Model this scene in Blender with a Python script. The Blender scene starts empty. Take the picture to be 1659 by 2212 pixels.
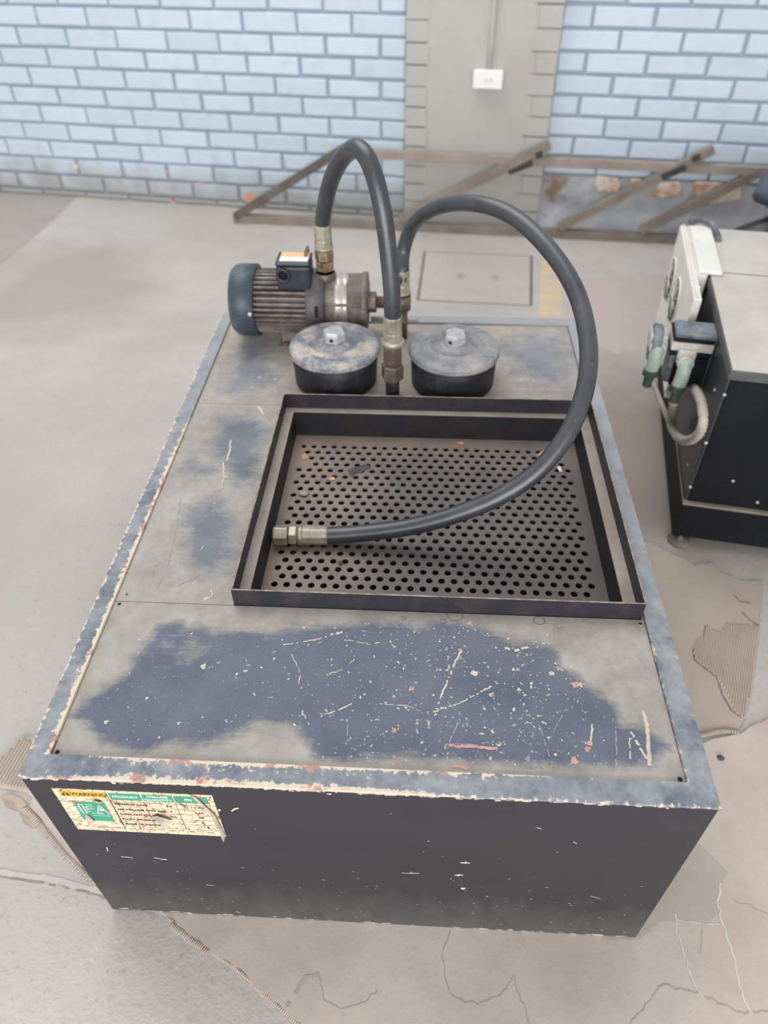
import bpy, math, random
import numpy as np
from mathutils import Vector, Matrix, noise as mnoise
random.seed(7)
SC = bpy.context.scene
COL = SC.collection
PI = math.pi

# ------------------------------------------------------------------ camera, world, light, exposure
FPX = 1596.3
CAM = np.array([0.50875, -0.44910, 1.38103])
ROT = (0.82354, 0.00822, 0.05228)
cd = bpy.data.cameras.new('camera')
cam = bpy.data.objects.new('camera', cd); COL.objects.link(cam)
cam.location = CAM; cam.rotation_euler = ROT
cd.sensor_fit = 'VERTICAL'; cd.sensor_height = 24.0; cd.lens = FPX / 2212 * 24.0
cd.clip_start = 0.05; cd.clip_end = 60
cd.dof.use_dof = True; cd.dof.focus_distance = 1.12
cd.dof.aperture_fstop = cd.lens / 1000 / 0.0085
SC.camera = cam

SC.view_settings.view_transform = 'Standard'
SC.view_settings.look = 'None'
SC.view_settings.exposure = 0.0
SC.view_settings.gamma = 1.0

wd = bpy.data.worlds.new('daylight'); SC.world = wd
wd.use_nodes = True
wn = wd.node_tree.nodes; wl_ = wd.node_tree.links
bg = wn['Background']
tc = wn.new('ShaderNodeTexCoord'); sx = wn.new('ShaderNodeSeparateXYZ'); rp = wn.new('ShaderNodeValToRGB')
wl_.new(tc.outputs['Generated'], sx.inputs[0]); wl_.new(sx.outputs['Z'], rp.inputs[0])
rp.color_ramp.elements[0].position = 0.0; rp.color_ramp.elements[0].color = (0.95, 0.94, 0.93, 1)
rp.color_ramp.elements[1].position = 0.75; rp.color_ramp.elements[1].color = (0.86, 0.87, 0.90, 1)
wl_.new(rp.outputs[0], bg.inputs['Color'])
bg.inputs['Strength'].default_value = 0.74

def area(name, loc, target, sx_, sy_, power, col=(1, 1, 1)):
    l = bpy.data.lights.new(name, 'AREA'); l.shape = 'RECTANGLE'; l.size = sx_; l.size_y = sy_
    l.energy = power; l.color = col
    o = bpy.data.objects.new(name, l); COL.objects.link(o); o.location = loc
    d = Vector(target) - Vector(loc); o.rotation_euler = d.to_track_quat('-Z', 'Y').to_euler()
    return o
area('overhead_area_light', (-0.5, 2.3, 4.2), (0.3, 1.9, 0), 3.0, 3.0, 98, (1.0, 0.985, 0.96))  # unseen area light added overhead to give the soft daylight a direction
area('wall_fill_light', (0.6, -4.2, 1.7), (0.6, 3.0, 0.9), 4.4, 2.9, 245, (1.0, 1.0, 1.0))  # unseen area light added behind the camera to brighten the wall

# ------------------------------------------------------------------ turning photo pixels into points in the place
_q = cam.rotation_euler.to_matrix()
RM = np.array(_q)
def ray(px): return RM @ np.array([(px[0] - 829.5) / FPX, -(px[1] - 1106) / FPX, -1.0])
def Zp(px, z): d = ray(px); return CAM + d * (z - CAM[2]) / d[2]
def Yp(px, y): d = ray(px); return CAM + d * (y - CAM[1]) / d[1]
def Pl(px, q, n): d = ray(px); n = np.array(n, float); return CAM + d * (n @ (np.array(q) - CAM)) / (n @ d)
def Dp(px, t): return CAM + ray(px) * t

# ------------------------------------------------------------------ materials
def s2l(c):
    return tuple(((v / 255) / 12.92 if v / 255 <= 0.04045 else ((v / 255 + 0.055) / 1.055) ** 2.4) for v in c) + (1.0,)

class NT:
    def __init__(s, name, rough=0.6, metal=0.0, spec=0.5):
        s.m = bpy.data.materials.new(name); s.m.use_nodes = True
        s.n = s.m.node_tree.nodes; s.l = s.m.node_tree.links
        s.b = s.n['Principled BSDF']; s.b.inputs['Roughness'].default_value = rough
        s.b.inputs['Metallic'].default_value = metal
        s.b.inputs['Specular IOR Level'].default_value = spec
        s.tc = s.n.new('ShaderNodeTexCoord')
    def coord(s, scale=(1, 1, 1), rot=(0, 0, 0), loc=(0, 0, 0)):
        mp = s.n.new('ShaderNodeMapping'); mp.inputs['Scale'].default_value = scale
        mp.inputs['Rotation'].default_value = rot; mp.inputs['Location'].default_value = loc
        s.l.new(s.tc.outputs['Object'], mp.inputs[0]); return mp.outputs[0]
    def noise(s, scale, detail=4, rough=0.55, vec=None, dist=0.0):
        t = s.n.new('ShaderNodeTexNoise'); t.inputs['Scale'].default_value = scale
        t.inputs['Detail'].default_value = detail; t.inputs['Roughness'].default_value = rough
        t.inputs['Distortion'].default_value = dist
        s.l.new(vec if vec is not None else s.tc.outputs['Object'], t.inputs['Vector']); return t.outputs['Fac']
    def voro(s, scale, vec=None, feature='DISTANCE_TO_EDGE', rnd=1.0):
        t = s.n.new('ShaderNodeTexVoronoi'); t.feature = feature; t.inputs['Scale'].default_value = scale
        t.inputs['Randomness'].default_value = rnd
        s.l.new(vec if vec is not None else s.tc.outputs['Object'], t.inputs['Vector']); return t.outputs['Distance']
    def ramp(s, fac, a, b, interp='LINEAR'):
        r = s.n.new('ShaderNodeMapRange'); r.inputs['From Min'].default_value = a; r.inputs['From Max'].default_value = b
        r.clamp = True; s._in(fac, r.inputs['Value']); return r.outputs['Result']
    def math(s, op, a, b=0.0):
        m = s.n.new('ShaderNodeMath'); m.operation = op; s._in(a, m.inputs[0]); s._in(b, m.inputs[1]); return m.outputs[0]
    def _in(s, v, sock):
        if isinstance(v, (int, float)): sock.default_value = v
        elif isinstance(v, tuple): sock.default_value = v
        else: s.l.new(v, sock)
    def mix(s, fac, a, b):
        m = s.n.new('ShaderNodeMix'); m.data_type = 'RGBA'
        s._in(fac, m.inputs[0]); s._in(a, m.inputs[6]); s._in(b, m.inputs[7]); return m.outputs[2]
    def attr(s, name):
        a = s.n.new('ShaderNodeAttribute'); a.attribute_name = name; return a.outputs['Fac']
    def island(s):
        g = s.n.new('ShaderNodeNewGeometry'); return g.outputs['Random Per Island']
    def axis(s, k):
        x = s.n.new('ShaderNodeSeparateXYZ'); s.l.new(s.tc.outputs['Object'], x.inputs[0]); return x.outputs[k]
    def color(s, c): s._in(c, s.b.inputs['Base Color']); return s
    def rough(s, r): s._in(r, s.b.inputs['Roughness']); return s
    def bump(s, h, strength=0.3, dist=0.002):
        b = s.n.new('ShaderNodeBump'); b.inputs['Strength'].default_value = strength; b.inputs['Distance'].default_value = dist
        s.l.new(h, b.inputs['Height']); s.l.new(b.outputs[0], s.b.inputs['Normal']); return s

def simple(name, c, rough=0.6, metal=0.0, var=0.12, scale=30, bump=0.0):
    m = NT(name, rough, metal); c2 = tuple(min(255, v * (1 + var)) for v in c); c1 = tuple(v * (1 - var) for v in c)
    f = m.noise(scale, 5)
    m.color(m.mix(m.ramp(f, 0.3, 0.7), s2l(c1), s2l(c2)))
    if bump: m.bump(m.noise(scale * 4, 4), bump, 0.001)
    return m.m

def dusty(name, base, dust, lo, hi, scale=18, rough=0.6, metal=0.0, streak=(1, 1, 1), spec=0.5):
    m = NT(name, rough, metal, spec)
    f = m.noise(scale, 6, 0.62, m.coord(streak)); g = m.noise(scale * 7, 4)
    k = m.ramp(m.math('ADD', f, m.math('MULTIPLY', m.math('SUBTRACT', g, 0.5), 0.25)), lo, hi)
    m.color(m.mix(k, s2l(base), s2l(dust)))
    return m.m

def mk_floor(name, a, b, c, dirt_and_shade=()):
    m = NT(name, 0.85)
    n1 = m.noise(1.1, 4); n2 = m.noise(9, 6, 0.65); n3 = m.noise(90, 4); n4 = m.noise(26, 6, 0.7)
    k = m.mix(m.ramp(n1, 0.38, 0.62), s2l(a), s2l(b))
    k = m.mix(m.math('MULTIPLY', m.ramp(n2, 0.45, 0.75), 0.45), k, s2l(c))
    k = m.mix(m.math('MULTIPLY', m.ramp(n3, 0.60, 0.72), 0.32), k, s2l((134, 126, 119)))
    k = m.mix(m.math('MULTIPLY', m.ramp(n4, 0.6, 0.75), 0.3), k, s2l((168, 160, 153)))
    for (cx_, cy_, r0_, c_) in dirt_and_shade:
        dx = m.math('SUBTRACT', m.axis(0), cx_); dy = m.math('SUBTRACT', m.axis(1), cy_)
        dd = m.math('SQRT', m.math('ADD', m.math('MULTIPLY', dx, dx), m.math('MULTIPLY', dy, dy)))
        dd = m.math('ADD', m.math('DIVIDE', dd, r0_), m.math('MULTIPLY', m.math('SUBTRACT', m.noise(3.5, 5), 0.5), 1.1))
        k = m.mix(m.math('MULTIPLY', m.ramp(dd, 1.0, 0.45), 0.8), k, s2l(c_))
    m.color(k); m.bump(m.math('ADD', n3, m.math('MULTIPLY', n2, 2.0)), 0.4, 0.003)
    return m.m

MAT = {}
MAT['floor'] = mk_floor('concrete', (181, 174, 168), (197, 191, 186), (174, 166, 160), dirt_and_shade=[(1.12, 1.35, .62, (152, 138, 127)), (1.55, 2.15, .42, (186, 173, 169)), (-1.0, 2.35, .55, (166, 156, 149)), (-.75, .9, .45, (178, 170, 164))])  # brown patch beside the cabinet mixes its shade into the colour along with dirt
MAT['floor_dark'] = mk_floor('worn_concrete', (168, 159, 152), (176, 168, 161), (160, 151, 145))
MAT['floor_ridge'] = mk_floor('mortar_ridge', (194, 188, 182), (202, 196, 190), (184, 178, 172))
MAT['gap'] = simple('dark_gap', (112, 104, 98), 0.9)
MAT['hairline'] = simple('floor_hairline_gap', (146, 138, 132), 0.9)

def mk_line(name, c):
    m = NT(name, 0.8)
    f = m.noise(16, 6, 0.7)
    m.color(m.mix(m.ramp(f, 0.35, 0.68), s2l(c), s2l((190, 182, 176)))); return m.m
MAT['yellow'] = mk_line('worn_yellow_floor_paint', (226, 196, 150))
MAT['red_stain'] = mk_line('faded_red_floor_paint', (198, 176, 173))

# painted brick
m = NT('blue_painted_brick', 0.7)
isl = m.island(); n2 = m.noise(14, 5)
k = m.mix(isl, s2l((198, 214, 227)), s2l((208, 222, 234)))
k = m.mix(m.math('MULTIPLY', m.ramp(n2, 0.5, 0.75), 0.35), k, s2l((176, 190, 203)))
low = m.math('ADD', m.math('MULTIPLY', m.axis(2), -6.0), m.math('MULTIPLY', m.noise(7, 5), 1.6))
k = m.mix(m.ramp(low, -0.35, 0.55), k, s2l((168, 170, 172)))
m.color(k); m.bump(m.noise(60, 5), 0.25, 0.003); MAT['brick'] = m.m
m = NT('painted_mortar', 0.85)
low = m.math('ADD', m.math('MULTIPLY', m.axis(2), -6.0), m.math('MULTIPLY', m.noise(7, 5), 1.6))
m.color(m.mix(m.ramp(low, -0.35, 0.55), s2l((156, 171, 186)), s2l((150, 149, 147)))); m.bump(m.noise(90, 4), 0.3, 0.003); MAT['mortar'] = m.m
m = NT('spalled_brick', 0.9)
m.color(m.mix(m.noise(40, 4), s2l((208, 140, 108)), s2l((224, 180, 160)))); MAT['spall'] = m.m
m = NT('crumbling_plaster', 0.9)
k = m.mix(m.ramp(m.noise(9, 6, 0.7), 0.35, 0.65), s2l((172, 176, 181)), s2l((198, 200, 202)))
k = m.mix(m.ramp(m.noise(5, 5), 0.60, 0.68), k, s2l((150, 128, 112)))
m.color(k); m.bump(m.noise(22, 6), 0.7, 0.012); MAT['plinth'] = m.m
m = NT('bare_brick_patch', 0.9)
m.color(m.mix(m.ramp(m.noise(17, 5), 0.42, 0.6), s2l((232, 218, 206)), s2l((196, 150, 122)))); m.bump(m.noise(30, 5), 0.5, 0.006); MAT['bare'] = m.m
m = NT('grey_painted_plaster', 0.75)
k = m.mix(m.ramp(m.noise(4, 5), 0.3, 0.7), s2l((180, 177, 171)), s2l((190, 188, 183)))
k = m.mix(m.math('MULTIPLY', m.ramp(m.noise(12, 6), 0.58, 0.72), 0.3), k, s2l((160, 156, 150)))
m.color(k); m.bump(m.noise(35, 5), 0.2, 0.004); MAT['pilaster'] = m.m
MAT['pil_joint'] = simple('grey_joint', (140, 136, 130), 0.9)

# machine paint
def mk_rim():
    m = NT('chipped_blue_rim_paint', 0.55)
    w = m.attr('wear')
    n1 = m.noise(80, 8, 0.72); n2 = m.noise(190, 5, 0.7); n3 = m.noise(20, 8, 0.7); n4 = m.noise(30, 4)
    v = m.math('ADD', w, m.math('MULTIPLY', m.math('SUBTRACT', n1, 0.5), 2.1))
    v = m.math('ADD', v, m.math('MULTIPLY', m.math('SUBTRACT', n2, 0.5), 0.7))
    blue = m.mix(m.ramp(n3, 0.34, 0.64), s2l((92, 101, 117)), s2l((150, 154, 158)))
    blue = m.mix(m.math('MULTIPLY', m.ramp(n2, 0.55, 0.7), 0.3), blue, s2l((165, 168, 172)))
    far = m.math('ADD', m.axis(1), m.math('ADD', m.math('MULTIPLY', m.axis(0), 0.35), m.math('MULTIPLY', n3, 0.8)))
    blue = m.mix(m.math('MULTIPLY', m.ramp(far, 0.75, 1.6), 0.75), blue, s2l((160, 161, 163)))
    chip = m.mix(m.ramp(n4, 0.57, 0.61), s2l((218, 202, 180)), s2l((176, 124, 108)))
    chip = m.mix(m.math('MULTIPLY', m.ramp(n2, 0.4, 0.7), 0.5), chip, s2l((205, 190, 184)))
    k = m.mix(m.ramp(v, 0.50, 0.53), blue, chip)
    m.color(k); m.bump(m.ramp(v, 0.48, 0.53), -0.5, 0.0006); return m.m
MAT['rim'] = mk_rim()
def mk_deck(name='dusty_blue_deck_paint', b1=(80, 88, 105), b2=(100, 107, 121), d1=(151, 145, 136), d2=(167, 161, 152)):
    m = NT(name, 0.6)
    d = m.attr('dust'); n1 = m.noise(26, 8, 0.68); st = m.noise(60, 6, 0.6, m.coord((0.25, 2.2, 1)))
    n2 = m.noise(240, 3)
    v = m.math('ADD', d, m.math('MULTIPLY', m.math('SUBTRACT', n1, 0.5), 1.15))
    v = m.math('ADD', v, m.math('MULTIPLY', m.math('SUBTRACT', st, 0.5), 0.6))
    blue = m.mix(m.ramp(m.noise(12, 5), 0.3, 0.7), s2l(b1), s2l(b2))
    dustc = m.mix(m.ramp(m.noise(16, 8, 0.7), 0.34, 0.66), s2l(tuple(v - 7 for v in d1)), s2l(tuple(v + 7 for v in d2)))
    k = m.mix(m.ramp(v, 0.24, 0.74), blue, dustc)
    k = m.mix(m.math('MULTIPLY', m.ramp(n2, 0.63, 0.7), 0.35), k, s2l((178, 176, 172)))
    m.color(k); m.bump(n2, 0.08, 0.0006); return m.m
MAT['deck'] = mk_deck()
MAT['deck_side'] = mk_deck('dusty_side_deck_paint', (100, 105, 116), (122, 126, 134), (154, 149, 141), (168, 163, 155))
MAT['deck_back'] = mk_deck('dusty_rear_deck_paint', (112, 117, 128), (136, 139, 146), (160, 150, 139), (174, 165, 154))
MAT['chip'] = simple('bare_filler_chip', (203, 190, 175), 0.8, 0, 0.08, 60)
MAT['chip_grey'] = simple('grey_paint_chip', (152, 155, 159), 0.8, 0, 0.1, 60)
MAT['chip_red'] = simple('red_primer_chip', (192, 150, 144), 0.8, 0, 0.08, 60)
MAT['hole'] = simple('dark_hole', (30, 26, 24), 0.9)
MAT['ringmark'] = simple('dark_oil_ring', (104, 102, 100), 0.8)
def mk_body():
    m = NT('charcoal_side_paint', 0.55, 0.0, 0.35)
    n1 = m.noise(5, 5); n2 = m.noise(300, 3); st = m.noise(30, 6, 0.65, m.coord((1, 1, 0.4)))
    k = m.mix(m.ramp(n1, 0.3, 0.7), s2l((45, 44, 49)), s2l((52, 51, 55)))
    low = m.math('ADD', m.math('MULTIPLY', m.axis(2), -9.0), m.math('MULTIPLY', st, 1.9))
    k = m.mix(m.math('MULTIPLY', m.ramp(low, -0.35, 1.1), 0.5), k, s2l((104, 101, 96)))
    k = m.mix(m.math('MULTIPLY', m.ramp(n2, 0.66, 0.72), 0.3), k, s2l((120, 118, 118)))
    m.color(k); return m.m
MAT['body'] = mk_body()
MAT['tray'] = dusty('black_tray_paint', (44, 43, 50), (62, 58, 58), 0.45, 0.75, 25, 0.5, spec=0.3)
MAT['tray_edge'] = dusty('worn_tray_edge', (120, 104, 96), (168, 150, 136), 0.4, 0.6, 60, 0.7)
MAT['ledge'] = dusty('dusty_tray_ledge', (150, 139, 130), (166, 157, 148), 0.35, 0.65, 12, 0.8)
def mk_perf():
    m = NT('dusty_perforated_steel', 0.55)
    lx = m.math('MULTIPLY', m.math('SUBTRACT', 0.45, m.axis(0)), 3.2)
    ly = m.math('MULTIPLY', m.math('SUBTRACT', m.axis(1), 0.74), 5.0)
    f = m.math('ADD', m.math('MAXIMUM', lx, ly), m.math('MULTIPLY', m.noise(18, 6, 0.65), 1.2))
    k = m.mix(m.ramp(f, 0.45, 1.35), s2l((92, 88, 88)), s2l((150, 131, 118)))
    m.color(m.mix(m.math('MULTIPLY', m.noise(120, 4), 0.25), k, s2l((140, 130, 122)))); return m.m
MAT['perf'] = mk_perf()
MAT['well'] = dusty('black_well_wall', (40, 39, 43), (52, 49, 48), 0.4, 0.8, 20, 0.55, spec=0.22)
MAT['sump'] = simple('sump_dark', (16, 14, 13), 0.9)
def mk_hose():
    m = NT('black_rubber_hose', 0.38, 0.0, 0.9)
    n = m.noise(11, 4, 0.55); n2 = m.noise(140, 3)
    k = m.mix(m.ramp(n, 0.42, 0.72), s2l((46, 49, 55)), s2l((68, 70, 73)))
    k = m.mix(m.math('MULTIPLY', m.ramp(n2, 0.62, 0.75), 0.35), k, s2l((120, 116, 110)))
    m.color(k); m.bump(m.noise(400, 2), 0.08, 0.0006); return m.m
MAT['hose'] = mk_hose()
MAT['zinc'] = dusty('dull_zinc_ferrule', (176, 170, 152), (128, 116, 100), 0.48, 0.75, 30, 0.42, 0.45)
MAT['brass'] = dusty('grimy_brass_nut', (150, 132, 104), (88, 76, 64), 0.45, 0.7, 40, 0.45, 0.5)
MAT['grime'] = dusty('oily_brown_fitting', (100, 87, 77), (148, 133, 116), 0.5, 0.75, 45, 0.45, 0.3)
MAT['blackpipe'] = dusty('black_pipe', (48, 47, 50), (96, 94, 92), 0.55, 0.8, 40, 0.45)
MAT['lid'] = dusty('dusty_blue_lid', (112, 118, 130), (184, 174, 165), 0.42, 0.60, 17, 0.55)
MAT['lid2'] = dusty('dusty_grey_lid', (118, 122, 130), (168, 163, 158), 0.38, 0.66, 15, 0.55)
MAT['canister'] = dusty('black_canister_paint', (38, 38, 43), (70, 67, 68), 0.52, 0.85, 22, 0.5, spec=0.25)
MAT['chrome'] = dusty('bright_plated_bolt', (205, 210, 212), (165, 160, 152), 0.5, 0.75, 40, 0.3, 0.55)
MAT['motor'] = dusty('grimy_motor_casting', (100, 92, 88), (142, 130, 122), 0.4, 0.68, 25, 0.6, 0.1)
MAT['motor_dark'] = dusty('grey_adapter_casting', (84, 80, 84), (126, 116, 110), 0.5, 0.75, 25, 0.5, 0.1)
MAT['cap'] = dusty('slate_blue_fan_cover', (56, 68, 80), (100, 115, 126), 0.48, 0.72, 22, 0.42)
MAT['termbox'] = dusty('navy_terminal_box', (40, 43, 54), (66, 68, 76), 0.5, 0.8, 30, 0.4)
MAT['steel'] = dusty('brushed_steel_band', (200, 192, 184), (140, 124, 114), 0.45, 0.7, 20, 0.35, 0.6)
MAT['orange'] = simple('orange_sticker', (240, 190, 140), 0.7, 0, 0.04)
MAT['white'] = simple('white_sticker', (232, 228, 224), 0.6, 0, 0.03)
# label
def cracked(name, c):
    m = NT(name, 0.55)
    wv = m.noise(60, 3); mp = m.coord((24, 1, 30), (0, 0.18, 0))
    v1 = m.voro(3.0, mp, rnd=0.7); v2 = m.voro(140, m.coord((1, 1, 1)))
    k = m.mix(m.ramp(m.noise(28, 5), 0.5, 0.75), s2l(c), s2l(tuple(v * 0.9 for v in c)))
    k = m.mix(m.ramp(v1, 0.014, 0.045), s2l((140, 110, 80)), k)
    k = m.mix(m.math('MULTIPLY', m.ramp(v2, 0.03, 0.0), 0.08), k, s2l((130, 104, 80)))
    m.color(k); return m.m
MAT['lab_cream'] = cracked('cracked_cream_label', (236, 211, 182))
MAT['lab_yellow'] = cracked('cracked_yellow_label', (238, 186, 62))
MAT['lab_green'] = cracked('cracked_green_label', (24, 158, 128))
MAT['ink'] = simple('black_ink', (58, 46, 40), 0.6, 0, 0.1)
MAT['ink_white'] = simple('white_ink', (226, 232, 224), 0.6, 0, 0.05)
MAT['peel'] = simple('peeled_clear_film', (176, 166, 152), 0.35, 0, 0.15, 40)
# cabinet
MAT['cab'] = dusty('black_cabinet_paint', (22, 24, 28), (30, 32, 36), 0.4, 0.7, 6, 0.6, spec=0.15)
MAT['cab_side'] = dusty('dark_side_panel', (52, 54, 58), (70, 72, 76), 0.4, 0.75, 6, 0.45)
MAT['cab_lid'] = dusty('dust_covered_lid', (182, 176, 168), (198, 193, 186), 0.35, 0.65, 5, 0.85)
MAT['cab_edge'] = simple('dark_lid_edge', (84, 84, 84), 0.6)
MAT['strip'] = dusty('dusty_plinth_lip', (128, 118, 108), (152, 142, 130), 0.4, 0.7, 12, 0.8)
MAT['fanwhite'] = simple('white_cooler_housing', (226, 224, 216), 0.55, 0, 0.03, 12)
MAT['vent'] = simple('grey_vent_mesh', (112, 108, 102), 0.7, 0, 0.2, 120)
MAT['block'] = dusty('grey_valve_block', (78, 82, 88), (140, 146, 152), 0.4, 0.7, 14, 0.5)
MAT['blockplate'] = simple('pale_valve_plate', (196, 190, 182), 0.6)
MAT['gland'] = dusty('pale_green_gland', (150, 170, 158), (186, 188, 178), 0.42, 0.65, 30, 0.5)
MAT['darkgreen'] = simple('dark_green_nut', (62, 76, 66), 0.5)
MAT['conduit'] = simple('cream_flex_conduit', (176, 168, 156), 0.6, 0, 0.08, 60)
MAT['fitting'] = simple('grey_elbow_head', (186, 184, 178), 0.5, 0, 0.08, 30)
MAT['foot'] = simple('dusty_rubber_foot', (122, 112, 104), 0.8)
MAT['screw'] = simple('plated_screw', (196, 190, 180), 0.4, 0.4)
# others
MAT['rust'] = dusty('dusty_rusty_steel', (134, 122, 112), (160, 147, 136), 0.35, 0.7, 9, 0.75, 0.1)
MAT['rust_pink'] = dusty('faded_primer_steel', (158, 143, 134), (178, 165, 155), 0.35, 0.7, 9, 0.75, 0.1)
MAT['rust_dark'] = dusty('dark_rusty_steel', (90, 84, 80), (122, 112, 104), 0.4, 0.75, 9, 0.7, 0.1)
MAT['shadow_gap'] = simple('painted_shadow_gap', (62, 62, 64), 0.7)
MAT['plastic'] = simple('white_plastic', (244, 244, 242), 0.45, 0, 0.01)
MAT['slot'] = simple('grey_switch', (214, 216, 214), 0.5, 0, 0.02)
MAT['sack'] = simple('black_plastic_sack', (26, 28, 34), 0.35, 0, 0.2, 12)
MAT['cloth'] = simple('slate_grey_cloth', (84, 94, 108), 0.85, 0, 0.12, 9)
def mk_card(name, a, b, c):
    m = NT(name, 0.9)
    n1 = m.noise(3, 5); n2 = m.noise(16, 6, 0.7); n3 = m.noise(160, 3)
    k = m.mix(m.ramp(n1, 0.35, 0.65), s2l(a), s2l(b))
    k = m.mix(m.math('MULTIPLY', m.ramp(n2, 0.48, 0.72), 0.45), k, s2l(c))
    k = m.mix(m.math('MULTIPLY', m.ramp(n3, 0.64, 0.72), 0.25), k, s2l((140, 126, 116)))
    m.color(k); m.bump(m.math('ADD', n2, m.math('MULTIPLY', n3, 0.3)), 0.25, 0.003); return m.m
MAT['card'] = mk_card('dusty_cardboard', (188, 175, 164), (204, 191, 180), (176, 165, 155))
MAT['card_top'] = mk_card('brown_cardboard', (174, 160, 147), (184, 171, 158), (163, 150, 139))
MAT['flute'] = mk_card('bare_cardboard_flute', (180, 165, 150), (190, 175, 160), (158, 143, 129))
MAT['stain'] = simple('dried_water_line', (178, 165, 154), 0.9, 0, 0.08, 40)
MAT['stain_light'] = simple('dried_chalk_line', (212, 202, 190), 0.9, 0, 0.05, 40)
MAT['stain_area'] = mk_card('damp_cardboard', (178, 166, 155), (190, 178, 167), (169, 157, 147))
MAT['stone'] = simple('tan_stone', (158, 140, 124), 0.9, 0, 0.15, 80)
MAT['leaf'] = simple('dry_leaf', (206, 160, 128), 0.8, 0, 0.15, 90)
MAT['rubber'] = simple('grey_rubber_scrap', (74, 72, 72), 0.8)

# ------------------------------------------------------------------ mesh helpers
class MB:
    def __init__(s): s.v = []; s.f = []; s.m = []; s.sm = []
    def add(s, vs, fs, mi=0, smooth=False):
        o = len(s.v); s.v += [tuple(map(float, p)) for p in vs]
        for f in fs: s.f.append(tuple(i + o for i in f)); s.m.append(mi); s.sm.append(smooth)
        return s
    def box(s, x0, x1, y0, y1, z0, z1, mi=0, mtx=None):
        vs = [(x, y, z) for z in (z0, z1) for y in (y0, y1) for x in (x0, x1)]
        if mtx is not None: vs = [tuple(mtx @ Vector(p)) for p in vs]
        return s.add(vs, [(0, 2, 3, 1), (4, 5, 7, 6), (0, 1, 5, 4), (2, 6, 7, 3), (0, 4, 6, 2), (1, 3, 7, 5)], mi)
    def lathe(s, base, axis, prof, seg=48, mi=0, smooth=True, phase=0.0, capa=True, capb=True):
        a = Vector(axis).normalized(); t = Vector((0, 0, 1)) if abs(a.z) < 0.9 else Vector((1, 0, 0))
        u = a.cross(t).normalized(); w = a.cross(u); b = Vector(base)
        vs = []; n = len(prof)
        for r, h in prof:
            for k in range(seg):
                q = 2 * PI * k / seg + phase
                vs.append(b + a * h + (u * math.cos(q) + w * math.sin(q)) * r)
        fs = []
        for i in range(n - 1):
            for k in range(seg):
                k2 = (k + 1) % seg
                fs.append((i * seg + k, i * seg + k2, (i + 1) * seg + k2, (i + 1) * seg + k))
        s.add(vs, fs, mi, smooth)
        o = len(s.v) - len(vs)
        if capa and prof[0][0] > 1e-6: s.f.append(tuple(o + k for k in range(seg))[::-1]); s.m.append(mi); s.sm.append(False)
        if capb and prof[-1][0] > 1e-6: s.f.append(tuple(o + (n - 1) * seg + k for k in range(seg))); s.m.append(mi); s.sm.append(False)
        return s
    def hexa(s, base, axis, r, h, mi=0, phase=0.0, ch=0.12):
        return s.lathe(base, axis, [(r * (1 - ch), 0), (r, h * ch), (r, h * (1 - ch)), (r * (1 - ch), h)], 6, mi, False, phase)
    def tube(s, pts, r, seg=24, mi=0, cap=True, ribs=None):
        P = [Vector(p) for p in pts]; n = len(P); vs = []
        T = [(P[min(i + 1, n - 1)] - P[max(i - 1, 0)]).normalized() for i in range(n)]
        up = Vector((0, 0, 1)) if abs(T[0].z) < 0.9 else Vector((1, 0, 0))
        u = (up - T[0] * up.dot(T[0])).normalized()
        for i in range(n):
            u = (u - T[i] * u.dot(T[i])).normalized(); w = T[i].cross(u)
            rr = r(i / (n - 1)) if callable(r) else r
            for k in range(seg):
                q = 2 * PI * k / seg; vs.append(P[i] + (u * math.cos(q) + w * math.sin(q)) * rr)
        fs = [(i * seg + k, i * seg + (k + 1) % seg, (i + 1) * seg + (k + 1) % seg, (i + 1) * seg + k) for i in range(n - 1) for k in range(seg)]
        s.add(vs, fs, mi, True); o = len(s.v) - len(vs)
        if cap:
            s.f.append(tuple(o + k for k in range(seg))[::-1]); s.m.append(mi); s.sm.append(False)
            s.f.append(tuple(o + (n - 1) * seg + k for k in range(seg))); s.m.append(mi); s.sm.append(False)
        return s
    def prism(s, poly, z0, z1, mi=0, mside=None):
        n = len(poly); vs = [(p[0], p[1], z0) for p in poly] + [(p[0], p[1], z1) for p in poly]
        ar = sum(poly[i][0] * poly[(i + 1) % n][1] - poly[(i + 1) % n][0] * poly[i][1] for i in range(n))
        if ar < 0: vs = [(p[0], p[1], z0) for p in poly[::-1]] + [(p[0], p[1], z1) for p in poly[::-1]]
        s.add(vs, [tuple(range(n, 2 * n)), tuple(range(n))[::-1]], mi)
        s.add(vs, [(i, (i + 1) % n, (i + 1) % n + n, i + n) for i in range(n)], mi if mside is None else mside); return s
    def build(s, name, mats, parent=None, bevel=0.0, bseg=2, loc=None, autosmooth=False):
        me = bpy.data.meshes.new(name); me.from_pydata(s.v, [], s.f); me.update()
        if not isinstance(mats, (list, tuple)): mats = [mats]
        for mm in mats: me.materials.append(mm)
        me.polygons.foreach_set('material_index', s.m); me.polygons.foreach_set('use_smooth', s.sm)
        o = bpy.data.objects.new(name, me); COL.objects.link(o)
        if parent is not None:
            o.parent = parent
            if parent.type == 'EMPTY': o.location = -parent.location
        if bevel:
            b = o.modifiers.new('bevel', 'BEVEL'); b.width = bevel; b.segments = bseg; b.limit_method = 'ANGLE'; b.angle_limit = 0.6
        return o

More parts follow.
